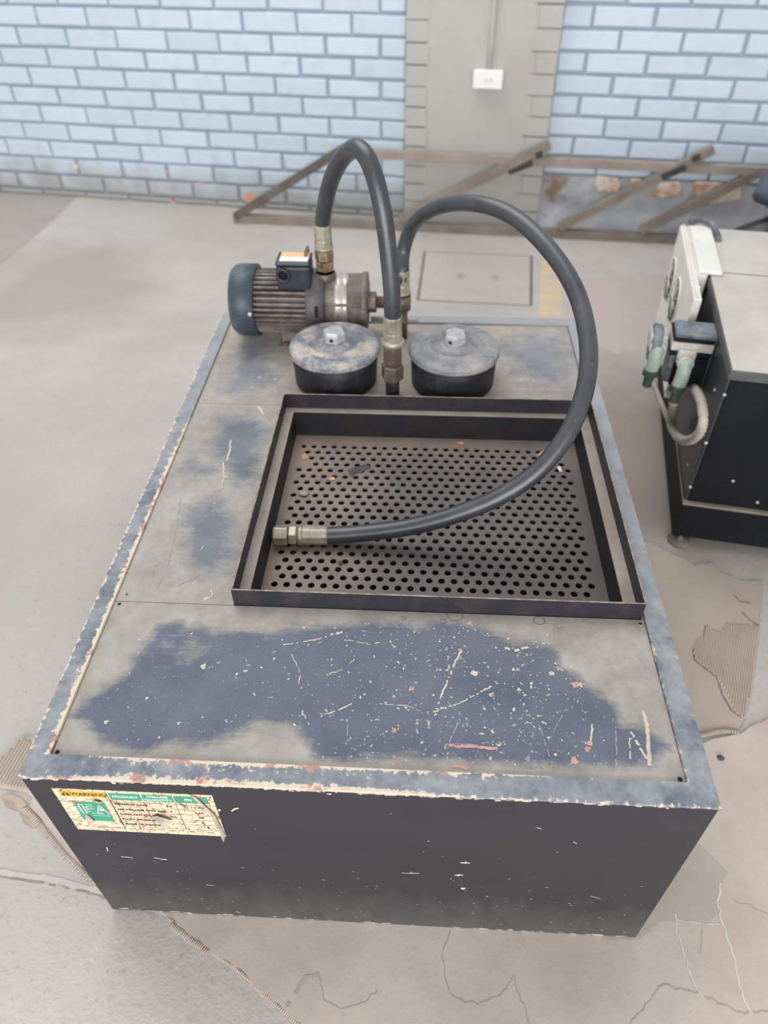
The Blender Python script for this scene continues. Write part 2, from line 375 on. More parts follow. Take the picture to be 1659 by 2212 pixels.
def tag(o, label, cat, group=None):
    o['label'] = label; o['category'] = cat
    if group: o['group'] = group
    return o
def thing(name, loc, label, cat, group=None):
    o = bpy.data.objects.new(name, None); COL.objects.link(o); o.location = loc; o.empty_display_size = 0.1
    return tag(o, label, cat, group)
def struct(o, label=None):
    o['kind'] = 'structure'
    if label: o['label'] = label; o['category'] = label.split()[-1]
    return o
def smooth_path(pts, n=12):
    P = [Vector(p) for p in pts]; P = [P[0] * 2 - P[1]] + P + [P[-1] * 2 - P[-2]]; out = []
    for i in range(1, len(P) - 2):
        for k in range(n):
            t = k / n
            out.append(0.5 * ((2 * P[i]) + (-P[i - 1] + P[i + 1]) * t + (2 * P[i - 1] - 5 * P[i] + 4 * P[i + 1] - P[i + 2]) * t * t + (-P[i - 1] + 3 * P[i] - 3 * P[i + 1] + P[i + 2]) * t ** 3))
    out.append(P[-2]); return out
def grid_attr(o, name, fn):
    me = o.data; a = me.attributes.new(name, 'FLOAT', 'POINT')
    a.data.foreach_set('value', [fn(v.co) for v in me.vertices])
_oc = [0]
def nxt(): _oc[0] = (_oc[0] + 1) % 997; return _oc[0] * 2.5e-7
def ribbon(mb, pts, w, up, mi=0, jit=0.0, off=0.0003):
    """thin strip lying on a surface along pts (world), width w(t) or float"""
    P = [Vector(p) + Vector(up) * (off + nxt() + .00008) for p in pts]; n = len(P); vs = []; up = Vector(up)
    for i in range(n):
        t = (P[min(i + 1, n - 1)] - P[max(i - 1, 0)]).normalized(); s_ = t.cross(up)
        ww = (w(i / max(1, n - 1)) if callable(w) else w) * 0.5
        vs.append(P[i] + s_ * ww * (1 + random.uniform(-jit, jit))); vs.append(P[i] - s_ * ww * (1 + random.uniform(-jit, jit)))
    mb.add(vs, [(2 * i, 2 * i + 2, 2 * i + 3, 2 * i + 1) for i in range(n - 1) if not (jit >= .45 and random.random() < .22)], mi)
def resample(pts, step, jit=0.0):
    P = [np.array(p, float) for p in pts]; out = []
    for a, b in zip(P[:-1], P[1:]):
        n = max(1, int(np.linalg.norm(b - a) / step))
        for k in range(n): out.append(a + (b - a) * k / n + np.array([random.gauss(0, jit), random.gauss(0, jit), 0]))
    out.append(P[-1]); return out
def blob(mb, c, r, up, mi=0, n=7, asp=1.0, rot=0.0, off=0.0003):
    up = Vector(up); t = Vector((1, 0, 0)); w = up.cross(t); c = Vector(c) + up * (off + nxt()); vs = []
    for k in range(n):
        q = 2 * PI * k / n; rr = r * random.uniform(0.3, 1.35); x = math.cos(q) * rr * asp; y = math.sin(q) * rr
        vs.append(c + t * (x * math.cos(rot) - y * math.sin(rot)) + w * (x * math.sin(rot) + y * math.cos(rot)))
    mb.add(vs, [tuple(range(n))], mi)

FZ = -0.006           # concrete level; cardboard lies between it and the machine
W, D, H = 0.90, 1.2551, 0.4766
PZ = 0.4716           # deck panels

# ------------------------------------------------------------------ the setting: floor
fb = MB()
fb.add([(-5, -3, FZ), (6, -3, FZ), (6, 5, FZ), (-5, 5, FZ)], [(0, 1, 2, 3)], 0)
def fpoly(pxs, mi, dz):
    vs = [Zp(q, FZ) + np.array([0, 0, dz]) for q in pxs]
    ar = sum(vs[i][0] * vs[(i + 1) % len(vs)][1] - vs[(i + 1) % len(vs)][0] * vs[i][1] for i in range(len(vs)))
    fb.add(vs if ar > 0 else vs[::-1], [tuple(range(len(vs)))], mi)
fpoly([(-250, 380), (168, 424), (100, 490), (0, 572), (-120, 690), (-400, 700)], 1, 0.0006)
fpoly([(1163, 692), (1213, 692), (1210, 560), (1170, 560)], 3, 0.0007)
fpoly([(1225, 720), (1340, 770), (1345, 640), (1300, 600), (1225, 610)], 4, 0.0006)
ribbon(fb, resample([Zp(q, FZ) for q in [(-60, 1878), (60, 1893), (130, 1905), (210, 1925), (290, 1940)]], 0.01, 0.0008), 0.011, (0, 0, 1), 2, 0.25, 0.0008)
ribbon(fb, resample([Zp(q, FZ) for q in [(-60, 1886), (60, 1902), (130, 1914), (210, 1933), (290, 1948)]], 0.01, 0.0008), 0.0028, (0, 0, 1), 5, 0.5, 0.0010)
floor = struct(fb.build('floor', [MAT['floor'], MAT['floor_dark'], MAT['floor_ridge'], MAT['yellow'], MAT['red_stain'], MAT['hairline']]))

# ------------------------------------------------------------------ back wall
WA = -0.13194
WU = np.array([math.cos(WA), math.sin(WA), 0]); WN = np.array([-math.sin(WA), math.cos(WA), 0]); WQ = np.array([0.45, 3.1325, 0])
def Wp(px, off=0.0): return Pl(px, WQ - WN * off, WN)
def Wsz(px, off=0.0): q = Wp(px, off); return float((q - WQ) @ WU), float(q[2])
def wpt(s, z, off=0.0): return WQ + WU * s - WN * off + np.array([0, 0, z])
PS0, PS1, PO = -0.035, 0.585, 0.05
CH = 0.0797; BL = 0.2385
wb = MB()
wb.add([wpt(-4, FZ - .02, -.011), wpt(4, FZ - .02, -.011), wpt(4, 2.6, -.011), wpt(-4, 2.6, -.011)], [(0, 1, 2, 3)], 1)
wb.add([wpt(-4, FZ - .02, -.2), wpt(4, FZ - .02, -.2), wpt(4, 2.6, -.2), wpt(-4, 2.6, -.2)], [(3, 2, 1, 0)], 1)
wb.add([wpt(-4, 2.6, -.011), wpt(4, 2.6, -.011), wpt(4, 2.6, -.2), wpt(-4, 2.6, -.2)], [(0, 1, 2, 3)], 1)
def brick(s0, s1, z0, z1, mi=0):
    j = 0.0068 * random.uniform(0.75, 1.3); a = [s0 + j, s1 - j]; b = [z0 + j * 1.0, z1 - j * 1.0]; c = 0.004
    o = random.uniform(-0.002, 0.0015); r = lambda: random.uniform(-0.0018, 0.0018)
    co = [(a[0] + r(), b[0] + r()), (a[1] + r(), b[0] + r()), (a[1] + r(), b[1] + r()), (a[0] + r(), b[1] + r())]
    inn = [(co[0][0] + c, co[0][1] + c), (co[1][0] - c, co[1][1] + c), (co[2][0] - c, co[2][1] - c), (co[3][0] + c, co[3][1] - c)]
    vs = [wpt(*p, -0.012) for p in co] + [wpt(*p, o - 0.0035) for p in co] + [wpt(*p, o) for p in inn]
    fs = [(8, 9, 10, 11)] + [(i, (i + 1) % 4, 4 + (i + 1) % 4, 4 + i) for i in range(4)] + [(4 + i, 4 + (i + 1) % 4, 8 + (i + 1) % 4, 8 + i) for i in range(4)]
    wb.add(vs, fs, mi)
sJ, zJ = Wsz((760, 55)); zL0 = 0.8236 * .9          # a mortar joint and a bed line left of the pilaster
kL = round((zJ - zL0) / CH - 0.5)
for row in range(-10, 24):
    z0 = zL0 + row * CH
    if z0 + CH < 0.0 or z0 > 2.5: continue
    off = sJ + (BL / 2 if (row - kL) % 2 else 0); k = -14
    while k < 16:
        a = off + k * BL; b = a + BL; k += 1
        if a > PS0 or b < -3.2: continue
        if b > PS0 - 0.02: b = PS0 - 0.003
        if b - a < 0.03: continue
        brick(a, b, max(z0, FZ), z0 + CH)
sK, zK = Wsz((1281, 35)); zR0 = 0.8771 * .9 ; kR = 0
for row in range(-10, 24):
    z0 = zR0 + row * CH
    if z0 < 0.225 or z0 > 2.5: continue
    off = sK + (BL / 2 if row % 2 else 0); k = -6
    while k < 16:
        a = off + k * BL; b = a + BL; k += 1
        if b < PS1 + 0.02 or a > 3.2: continue
        a = max(a, PS1 - 0.005)
        brick(a, b, z0, z0 + CH)
# spalled spots where bare clay shows
def spot(px, rx, rz, mi, off=0.0012, n=9):
    s_, z_ = Wsz(px); vs = []
    for k in range(n):
        q = 2 * PI * k / n; f = random.uniform(0.7, 1.2); vs.append(wpt(s_ + math.cos(q) * rx * f, z_ + math.sin(q) * rz * f, off))
    wb.add(vs, [tuple(range(n))], mi)
for px, rx, rz in [((540, 428), .034, .024), ((361, 369), .011, .009), ((372, 436), .022, .007), ((434, 394), .013, .006), ((316, 366), .01, .006)]: spot(px, rx, rz, 2)
for px, rx, rz in [((165, 358), .02, .01), ((503, 373), .012, .006), ((785, 46), .004, .004)]: spot(px, rx, rz, 3)
wall = struct(wb.build('wall_back', [MAT['brick'], MAT['mortar'], MAT['spall'], MAT['bare']]))
# crumbling base to the right of the pilaster
pb = MB(); NS, NZ = 110, 14; vs = []
for i in range(NZ + 1):
    for j in range(NS + 1):
        s_ = PS1 - .01 + (3.2 - PS1) * j / NS; z_ = FZ - .01 + (0.238 - FZ) * i / NZ
        q = mnoise.noise(Vector((s_ * 9, z_ * 14, 3.1))) * 0.012 + mnoise.noise(Vector((s_ * 24, z_ * 30, 1))) * 0.006
        fl = 0.10 * max(0, 0.09 - z_) / 0.09
        vs.append(wpt(s_, z_, -0.006 + q * (0.4 + 0.6 * (1 - i / NZ)) + fl * (0.6 + 0.5 * mnoise.noise(Vector((s_ * 5, 0, 0))))))
pb.add(vs, [(i * (NS + 1) + j, i * (NS + 1) + j + 1, (i + 1) * (NS + 1) + j + 1, (i + 1) * (NS + 1) + j) for i in range(NZ) for j in range(NS)], 0, True)
def barepatch(pxs):
    c = np.mean([Wp(p, .012) for p in pxs], 0); vs = [Wp(p, .008) for p in pxs]; fr = [c + (v - c) * 0.85 - WN * 0.006 for v in vs]
    n = len(vs); pb.add(vs + fr, [tuple(range(n, 2 * n))] + [(i, (i + 1) % n, n + (i + 1) % n, n + i) for i in range(n)], 1)
barepatch([(1284, 412), (1336, 416), (1340, 398), (1334, 384), (1288, 380)])
barepatch([(1358, 405), (1392, 403), (1396, 388), (1362, 385)])
barepatch([(1402, 424), (1440, 428), (1474, 422), (1470, 392), (1425, 396)])
barepatch([(1496, 436), (1540, 440), (1600, 432), (1602, 404), (1560, 394), (1500, 392)])
pl = pb.build('exposed_brickwork', [MAT['plinth'], MAT['bare']], wall); pl['label'] = 'crumbling grey plaster with bare brick patches at wall foot'

# pilaster
tb = MB()
M4 = Matrix.Translation(Vector(WQ)) @ Matrix.Rotation(WA, 4, 'Z')
def pbox(s0, s1, o0, o1, z0, z1, mi=0): tb.box(s0, s1, -o1, -o0, z0, z1, mi, M4)
I0, I1 = 0.062, 0.47
pbox(I0 - .01, I1 + .01, -0.02, PO - 0.003, FZ, 2.6)
pbox(PS0 + .004, I0, -0.02, PO - 0.012, FZ, 2.6, 1); pbox(I1, PS1 - .004, -0.02, PO - 0.012, FZ, 2.6, 1)
for side, zz0 in ((0, zL0), (1, zR0)):
    for row in range(-11, 24):
        z0 = zz0 + row * CH + (0.002 if side else -0.012); long_ = row % 2
        if z0 < -0.05: continue
        e = random.uniform(-.006, .006)
        if side == 0: a, b = PS0, I0 + (0.0 if long_ else -0.006) + e
        else: a, b = I1 + (0.0 if long_ else 0.028) + e, PS1
        jj = 0.006 if random.random() < 0.6 else 0.0035
        pbox(a, b, -0.02, PO + random.uniform(-.002, .002), max(z0 + jj, FZ), z0 + CH)
        if side == 0 and not long_: pbox(b, I0 + .012, -0.02, PO - .004, max(z0 + .001, FZ), z0 + CH + .001)
        if side == 1 and not long_: pbox(I1 - .005, a, -0.02, PO - .004, max(z0 + .001, FZ), z0 + CH + .001)
struct(tb.build('trim_1', [MAT['pilaster'], MAT['pil_joint']], bevel=0.0025))

# ------------------------------------------------------------------ socket box and conduit on the pilaster
s0, z1 = Wsz((1027, 147), PO); s1, z0 = Wsz((1084, 186), PO)
r_ = thing('socket_box', tuple(wpt((s0 + s1) / 2, z0, PO)), 'white plastic surface switch box mounted on the grey brick pilaster', 'socket box')
b_ = MB(); b_.box(s0, s1, -PO - .038, -PO, z0, z1, 0, M4); b_.build('back_box', MAT['plastic'], r_, bevel=0.004)
b_ = MB(); b_.box(s0 - .003, s1 + .003, -PO - .045, -PO - .038, z0 - .003, z1 + .003, 0, M4); cv = b_.build('cover_plate', MAT['plastic'], r_, bevel=0.003)
zc = (z0 + z1) / 2; sc_ = (s0 + s1) / 2
for d in (-.008, .012):
    b_ = MB(); b_.box(sc_ + d - .005, sc_ + d + .005, -PO - .048, -PO - .044, zc - .009, zc + .009, 0, M4); b_.build('rocker', MAT['slot'], cv, bevel=0.001)
cs = Wsz((1063, 80), PO)[0]
b_ = MB(); b_.tube([wpt(cs - .003, z1 - .002, PO + .010), wpt(cs, z1 + .1, PO + .010), wpt(cs + .004, 2.5, PO + .010)], 0.010, 16)
cps = tag(b_.build('conduit_pipe', MAT['pilaster']), 'grey painted conduit running up the pilaster above the switch box', 'conduit')

# ------------------------------------------------------------------ hatch cover in the floor
hp = [Zp(q, FZ) for q in [(900, 649), (1150, 661), (1151, 553), (915, 543)]]
def lerp2(u, v): a = hp[0] + (hp[1] - hp[0]) * u; b = hp[3] + (hp[2] - hp[3]) * u; return a + (b - a) * v
hb = MB()
hb.prism([lerp2(u, v)[:2] for u, v in [(0, 0), (1, 0), (1, 1), (0, 1)]], FZ + .0003, FZ + .0008, 1)
hb.prism([lerp2(u, v)[:2] for u, v in [(.022, .012), (.975, .008), (.975, .985), (.022, .982)]], FZ + .0003, FZ + .0016, 0)
for u in (.36, .67):
    for k in range(1):
        c = lerp2(u, .5); hb.add([c + np.array([math.cos(q) * .018, math.sin(q) * .03, .0018]) for q in np.linspace(0, 2 * PI, 13)[:-1]], [tuple(range(12))], 2)
tag(hb.build('hatch_cover', [MAT['floor'], MAT['gap'], MAT['floor_dark']]), 'rectangular concrete hatch cover with dark gaps, set in the floor behind the machine', 'hatch')

# ------------------------------------------------------------------ the tank machine
tank = thing('coolant_tank', (W / 2, D / 2, 0), 'low charcoal blue steel tank with chipped rim, drip tray, pump and hoses', 'machine')
tb = MB(); t = 0.004
tb.box(0, W, 0, t, 0, H - .0015); tb.box(0, W, D - t, D, 0, H - .0015); tb.box(0, t, t, D - t, 0, H - .0015); tb.box(W - t, W, t, D - t, 0, H - .0015)
tb.box(t, W - t, t, D - t, 0.0, t)
NF = (0, -1, 0)
def fp(px): return Yp(px, 0.0)
def fl(pxs, w, mi=1, jit=.4): ribbon(tb, resample([fp(q) for q in pxs], .004), w, NF, mi, jit, 0.0002)
fl([(262, 1850), (275, 1851), (287, 1853)], .0022); fl([(333, 1852), (347, 1855), (361, 1857)], .0025); fl([(231, 1830), (233, 1838)], .0018)
fl([(500, 1752), (507, 1747), (515, 1745)], .003); fl([(472, 1752), (476, 1748)], .003); fl([(868, 1885), (880, 1886), (906, 1886)], .0018)
fl([(1238, 1818), (1246, 1822)], .0016); fl([(1158, 1787), (1170, 1790)], .0014); fl([(1276, 1935), (1297, 1941)], .0013); fl([(445, 1911), (462, 1913)], .0018)
for px in [(1006, 1863), (991, 1890), (1001, 1919)]: blob(tb, fp(px), .0035, NF, 1, 8, 1.9, 0, .0002)
for _ in range(170):
    x = random.uniform(.02, .88); z = abs(random.gauss(0, .13)) + .006
    if z > .42 or (x < .26 and z > .3): continue
    blob(tb, (x, 0, z), random.choice([.0006, .0007, .0009, .0013]), NF, random.choice([1, 2, 2, 2]), 6, random.uniform(1, 2.6), random.uniform(-.3, .3), .0002)
for _ in range(330):      # chips along the top edge of the front
    x = random.betavariate(1.0, 1.5) * .9; z = H - .002 - abs(random.gauss(0, .003))
    blob(tb, (x, 0, z), random.uniform(.0012, .004), NF, random.choice([1, 1, 1, 2, 3]), 8, random.uniform(1, 2.8), 0, .0002)
for _ in range(60): blob(tb, (random.uniform(.01, .89), 0, .002 + abs(random.gauss(0, .002))), random.uniform(.001, .0025), NF, random.choice([1, 2]), 7, 3.5, 0, .0002)
body = tb.build('tank_body', [MAT['body'], MAT['chip'], MAT['chip_grey'], MAT['chip_red']], tank)

# rim: four strips meshed finely so wear can follow the edges
RL, RF, RB, RR = 0.0285, 0.0312, 0.0315, 0.0318
rb = MB()
def gridstrip(x0, x1, y0, y1, nx, ny, z, mi=0):
    vs = [(x0 + (x1 - x0) * i / nx, y0 + (y1 - y0) * j / ny, z) for j in range(ny + 1) for i in range(nx + 1)]
    rb.add(vs, [(j * (nx + 1) + i, j * (nx + 1) + i + 1, (j + 1) * (nx + 1) + i + 1, (j + 1) * (nx + 1) + i) for j in range(ny) for i in range(nx)], mi)
e = .0012
gridstrip(-e, W + e, -e, RF, 240, 14, H); gridstrip(-e, W + e, D - RB, D + e, 120, 8, H)
gridstrip(-e, RL, RF, D - RB, 14, 260, H); gridstrip(W - RR, W + e, RF, D - RB, 10, 260, H)
def vwall(p, q, z0, z1, n):      # vertical faces, z downwards
    vs = []
    for i in range(n + 1):
        a = [p[k] + (q[k] - p[k]) * i / n for k in (0, 1)]; vs += [(a[0], a[1], z1), (a[0], a[1], z0)]
    rb.add(vs, [(2 * i, 2 * i + 1, 2 * i + 3, 2 * i + 2) for i in range(n)])
zi = PZ - .004; zo = H - .004
vwall((RL, D - RB), (RL, RF), zi, H, 250); vwall((W - RR, RF), (W - RR, D - RB), zi, H, 250)
vwall((W - RR, D - RB), (RL, D - RB), zi, H, 150); vwall((RL, RF), (W - RR, RF), zi, H, 200)
vwall((-e, -e), (W + e, -e), zo, H, 240); vwall((W + e, -e), (W + e, D + e), zo, H, 200); vwall((W + e, D + e), (-e, D + e), zo, H, 100); vwall((-e, D + e), (-e, -e), zo, H, 250)
rim = rb.build('rim', MAT['rim'], tank)
def band(v, a, b, f=.05): return max(0, min(1, (v - a) / f)) * max(0, min(1, (b - v) / f))
def wear(co):
    x, y, z = co; w = 0.06
    if y < RF + 1e-4:
        do = max(0, y); di = max(0, RF - y)
        A = 0.46 + 0.5 * band(x, .03, .58, .1); B = 0.16 + 0.62 * band(x, .045, .72, .12)
        if x < RL - .002 or x > W - RR + .002: B = 0
        w = max(w, A * math.exp(-do / .0055), B * math.exp(-di / .0075))
        w += 0.14 * band(x, .06, .5, .1)
    if x < RL + 1e-4 and y > RF - 1e-3:
        B = .30 + .62 * band(y, -.2, .9, .25); w = max(w, B * math.exp(-(RL - x) / .0095), (.62) * math.exp(-max(0, x) / .0045))
    if x > W - RR - 1e-4 and y > RF - 1e-3: w = max(w, .44 * math.exp(-(x - W + RR) / .003) * (1 if y < .6 else .5), .2 * math.exp(-(W - x) / .003))
    if y > D - RB - 1e-4: w = max(w, .3 * math.exp(-(D - y) / .004))
    return w
grid_attr(rim, 'wear', wear)

# deck panels ---------------------------------------------------------
def panel(x0, x1, y0, y1, nx, ny, dustfn, name='deck_panel', extra=None, holes=(), mat='deck'):
    mb = MB(); vs = [(x0 + (x1 - x0) * i / nx, y0 + (y1 - y0) * j / ny, PZ) for j in range(ny + 1) for i in range(nx + 1)]
    mb.add(vs, [(j * (nx + 1) + i, j * (nx + 1) + i + 1, (j + 1) * (nx + 1) + i + 1, (j + 1) * (nx + 1) + i) for j in range(ny) for i in range(nx)])
    mb.add([(x0, y0, PZ), (x1, y0, PZ), (x1, y1, PZ), (x0, y1, PZ), (x0, y0, PZ - .003), (x1, y0, PZ - .003), (x1, y1, PZ - .003), (x0, y1, PZ - .003)],
           [(4, 5, 1, 0), (5, 6, 2, 1), (6, 7, 3, 2), (7, 4, 0, 3), (7, 6, 5, 4)])
    for hx, hy, hr in holes:
        n = 16; ring = [(hx + math.cos(2 * PI * k / n) * r, hy + math.sin(2 * PI * k / n) * r, PZ + dz) for r, dz in ((hr * 1.35, .0003), (hr * 1.05, .0010), (hr * .8, .0004)) for k in range(n)]
        mb.add(ring, [(i * n + k, i * n + (k + 1) % n, (i + 1) * n + (k + 1) % n, (i + 1) * n + k) for i in range(2) for k in range(n)], 0)
        mb.add([(hx + math.cos(2 * PI * k / n) * hr * .85, hy + math.sin(2 * PI * k / n) * hr * .85, PZ + .0004) for k in range(n)], [tuple(range(n))], 4)
    if extra: extra(mb)
    o = mb.build(name, [MAT[mat], MAT['chip'], MAT['chip_grey'], MAT['chip_red'], MAT['hole'], MAT['ringmark']], tank)
    grid_attr(o, 'dust', lambda c: dustfn(c.x, c.y)); return o
UP = (0, 0, 1)
def dp(px): return Zp(px, PZ)
def inpoly(x, y, P):
    c = False; n = len(P)
    for i in range(n):
        x1, y1 = P[i]; x2, y2 = P[(i + 1) % n]
        if (y1 > y) != (y2 > y) and x < (x2 - x1) * (y - y1) / (y2 - y1) + x1: c = not c
    return c
def pdist(x, y, P):
    d = 9
    for i in range(len(P)):
        a = np.array(P[i]); b = np.array(P[(i + 1) % len(P)]); q = np.array((x, y)); ab = b - a
        t_ = max(0, min(1, (q - a) @ ab / (ab @ ab))); d = min(d, np.linalg.norm(q - a - ab * t_))
    return d
def blue_mask(polys, soft):
    PP = [[tuple(dp(q)[:2]) for q in P] for P in polys]
    def f(x, y):
        best = -9
        for P in PP:
            d = pdist(x, y, P); best = max(best, d if inpoly(x, y, P) else -d)
        return max(0.0, min(1.0, 0.5 - best / soft))
    return f
front_blue = [[(165, 1545), (195, 1500), (265, 1465), (300, 1400), (340, 1345), (400, 1335), (470, 1360), (600, 1370), (680, 1350), (800, 1345), (920, 1355), (990, 1340), (1070, 1370), (1110, 1390),
               (1190, 1400), (1220, 1440), (1270, 1480), (1330, 1530), (1345, 1565), (1390, 1575), (1440, 1615), (1390, 1650), (1300, 1655), (1180, 1655), (1060, 1650), (900, 1640), (760, 1640), (690, 1640),
               (665, 1600), (620, 1560), (560, 1560), (500, 1585), (470, 1600), (380, 1605), (300, 1620), (215, 1600)]]
fm = blue_mask(front_blue, 0.035)
def front_dust(x, y):
    v = fm(x, y) * 0.95
    return min(1, v + (0.28 * band(x, .07, .25, .05) * band(y, .15, .30, .05)))
def front_extra(mb):
    def ln(pxs, w, mi=1, jit=.5): ribbon(mb, resample([dp(q) for q in pxs], .0035, .0005), w, UP, mi, jit)
    ln([(612, 1394), (650, 1388), (690, 1380), (712, 1374)], .0022); ln([(745, 1382), (800, 1392), (820, 1388)], .0016); ln([(715, 1372), (740, 1365)], .004)
    ln([(770, 1420), (745, 1445), (700, 1460)], .0018); ln([(630, 1415), (648, 1450), (645, 1478)], .0014); ln([(762, 1520), (730, 1535), (692, 1548)], .0022)
    ln([(653, 1535), (668, 1566)], .0016); ln([(996, 1405), (980, 1440), (965, 1475), (945, 1525)], .0026); ln([(1075, 1475), (1030, 1500), (990, 1520), (935, 1538)], .0022)
    ln([(1090, 1401), (1112, 1406), (1132, 1401), (1152, 1394)], .0045); ln([(990, 1560), (972, 1600), (965, 1650)], .0018, 2)
    ln([(1280, 1565), (1276, 1600)], .0025); ln([(1276, 1600), (1268, 1625)], .006, 3); ln([(1388, 1535), (1398, 1570), (1403, 1655)], .0052, 1, .25); ln([(1360, 1580), (1380, 1610), (1397, 1640)], .003)
    ln([(1360, 1595), (1362, 1640)], .002); ln([(970, 1611), (1010, 1612), (1075, 1618)], .0045, 3, .3); ln([(975, 1606), (1040, 1609)], .0014, 2); ln([(975, 1655), (1015, 1659)], .005, 3)
    ln([(1330, 1570), (1332, 1620), (1330, 1655)], .0016, 2); ln([(1165, 1565), (1187, 1635)], .0012, 2); ln([(1220, 1535), (1185, 1600)], .001, 2); ln([(820, 1520), (880, 1525), (905, 1535)], .002, 2)
    ln([(752, 1560), (748, 1610)], .0012, 2); ln([(1150, 1385), (1188, 1392)], .0018); ln([(840, 1380), (855, 1405)], .002); ln([(862, 1390), (848, 1402)], .003)
    for px, r, mi in [((437, 1440), .005, 1), ((1016, 1346), .006, 3), ((1243, 1478), .006, 3), ((1255, 1480), .004, 1), ((890, 1488), .0045, 3), ((995, 1405), .004, 3), ((850, 1577), .004, 3), ((1240, 1646), .006, 3), ((853, 1637), .004, 3), ((1190, 1455), .004, 1),
                      ((1025, 1455), .005, 1), ((1210, 1445), .005, 2), ((1140, 1640), .005, 2), ((530, 1450), .003, 1), ((300, 1382), .003, 1), ((385, 1563), .003, 1), ((230, 1560), .003, 1), ((1120, 1490), .003, 1)]: blob(mb, dp(px), r, UP, mi, 10, 1.2, random.uniform(0, 3))
    n = 0
    while n < 760:
        u = random.random(); px = (random.uniform(560, 1400) if u < .85 else random.uniform(240, 600), random.uniform(1335, 1660))
        x, y = dp(px)[:2]
        if not (.04 < x < .86 and .04 < y < .295): continue
        if fm(x, y) > .6 and random.random() < .8: continue
        dens = math.exp(-((px[0] - 1010) / 260) ** 2) * 1.0 + .22
        if random.random() > dens: continue
        r = random.choice([.0007, .0009, .0011, .0013, .0017, .0023]); blob(mb, (x, y, PZ), r, UP, random.choice([1, 1, 2, 2, 2]), 7, random.uniform(.8, 1.9), random.uniform(0, 3)); n += 1
    for px, r in [((983, 1330), .0105), ((957, 1343), .004), ((1165, 1341), .0075), ((872, 1336), .003)]:
        c = dp(px); P = [c + np.array([math.cos(q) * r * 1.15, math.sin(q) * r, 0]) for q in np.linspace(0, 2 * PI, 25)]
        ribbon(mb, P, .0009, UP, 5, .3)
xl, xr, yb = RL + .001, W - RR - .001, D - RB - .001
panel(xl, xr, RF + .001, .3010, 130, 44, front_dust, extra=front_extra,
      holes=[tuple(dp((258, 1305))[:2]) + (.0035,), tuple(dp((124, 1625))[:2]) + (.004,), tuple(dp((1383, 1347))[:2]) + (.0032,), tuple(dp((1469, 1684))[:2]) + (.0045,)])
sm_ = blue_mask([[(470, 905), (560, 905), (580, 930), (545, 1040), (500, 1050), (480, 1000), (455, 980)], [(420, 1090), (470, 1070), (500, 1120), (510, 1200), (480, 1240), (440, 1250), (410, 1230), (400, 1150), (385, 1110)], [(410, 995), (470, 1010), (440, 1035), (405, 1030)]], .06)
def side_extra(mb):
    def ln(pxs, w, mi=1, jit=.4): ribbon(mb, resample([dp(q) for q in pxs], .004, .0004), w, UP, mi, jit)
    ln([(498, 952), (496, 975), (490, 995)], .0034); ln([(482, 1000), (484, 1030), (478, 1055)], .003); ln([(484, 1030), (492, 1030)], .004)
    ln([(557, 878), (570, 895)], .006); ln([(460, 1090), (466, 1085)], .003); ln([(440, 1180), (432, 1190)], .002); ln([(385, 1265), (430, 1245)], .001, 2)
    ln([(390, 1075), (378, 1160), (360, 1230), (340, 1270)], .0016, 2, .2); ln([(330, 1250), (332, 1225), (345, 1218)], .0012, 2, .2)
    blob(mb, dp((445, 1293)), .005, UP, 1, 9); ln([(455, 1275), (458, 1285), (452, 1292)], .002)
    for _ in range(90):
        x = random.uniform(.06, .215); y = random.uniform(.31, .84); blob(mb, (x, y, PZ), random.choice([.0007, .001, .0014]), UP, random.choice([1, 2, 2]), 6, random.uniform(.8, 1.8), random.uniform(0, 3))
panel(xl, .2215, .3022, .8580, 38, 110, lambda x, y: 0.16 + .72 * sm_(x, y), extra=side_extra, mat='deck_side', holes=[(xl + .014, .316, .002)])
panel(.8645, xr, .3022, .8580, 2, 10, lambda x, y: .8, mat='deck_side')
bm_ = blue_mask([[(505, 760), (530, 735), (560, 725), (610, 790), (605, 850), (470, 855), (480, 800)], [(1085, 745), (1120, 720), (1215, 715), (1245, 800), (1240, 850), (1160, 840), (1110, 800)]], .12)
def back_extra(mb):
    for px, r in [((561, 815), .004), ((593, 819), .004), ((544, 836), .0022), ((594, 845), .0025), ((496, 801), .002)]: blob(mb, dp(px), r, UP, 1, 8, 1.5)
    for _ in range(70): blob(mb, (random.uniform(.05, .85), random.uniform(.87, 1.2), PZ), random.choice([.0008, .0012]), UP, random.choice([1, 2]), 6)
panel(xl, xr, .8592, yb, 110, 46, lambda x, y: .22 + .66 * bm_(x, y), extra=back_extra, mat='deck_back', holes=[(xl + .012, .872, .002)])

# warning label --------------------------------------------------------
LX0, LX1, LZ0, LZ1 = .0330, .2500, .3210, .4450
lb = MB(); lb.box(LX0, LX1, -.0008, 0, LZ0, LZ1); label = lb.build('warning_label', MAT['lab_cream'], body)
label['label'] = 'cracked cream, yellow and green warning sticker'
def L(u, v): return LX0 + (LX1 - LX0) * u, LZ0 + (LZ1 - LZ0) * v
def lrect(mb, u0, u1, v0, v1, yy=-.0011, mi=0):
    a = L(u0, v0); b = L(u1, v1); mb.box(a[0], b[0], yy, -.0007, a[1], b[1], mi)
yb_ = MB(); lrect(yb_, .035, .325, .835, .965); yb_.build('yellow_header', MAT['lab_yellow'], label)
g_ = MB(); lrect(g_, .085, .29, .26, .72); g_.build('green_panel', MAT['lab_green'], label)
g_ = MB(); lrect(g_, .345, .545, .80, .955); lrect(g_, .555, .745, .80, .955); lrect(g_, .755, .965, .80, .955); g_.build('table_header', MAT['lab_green'], label)
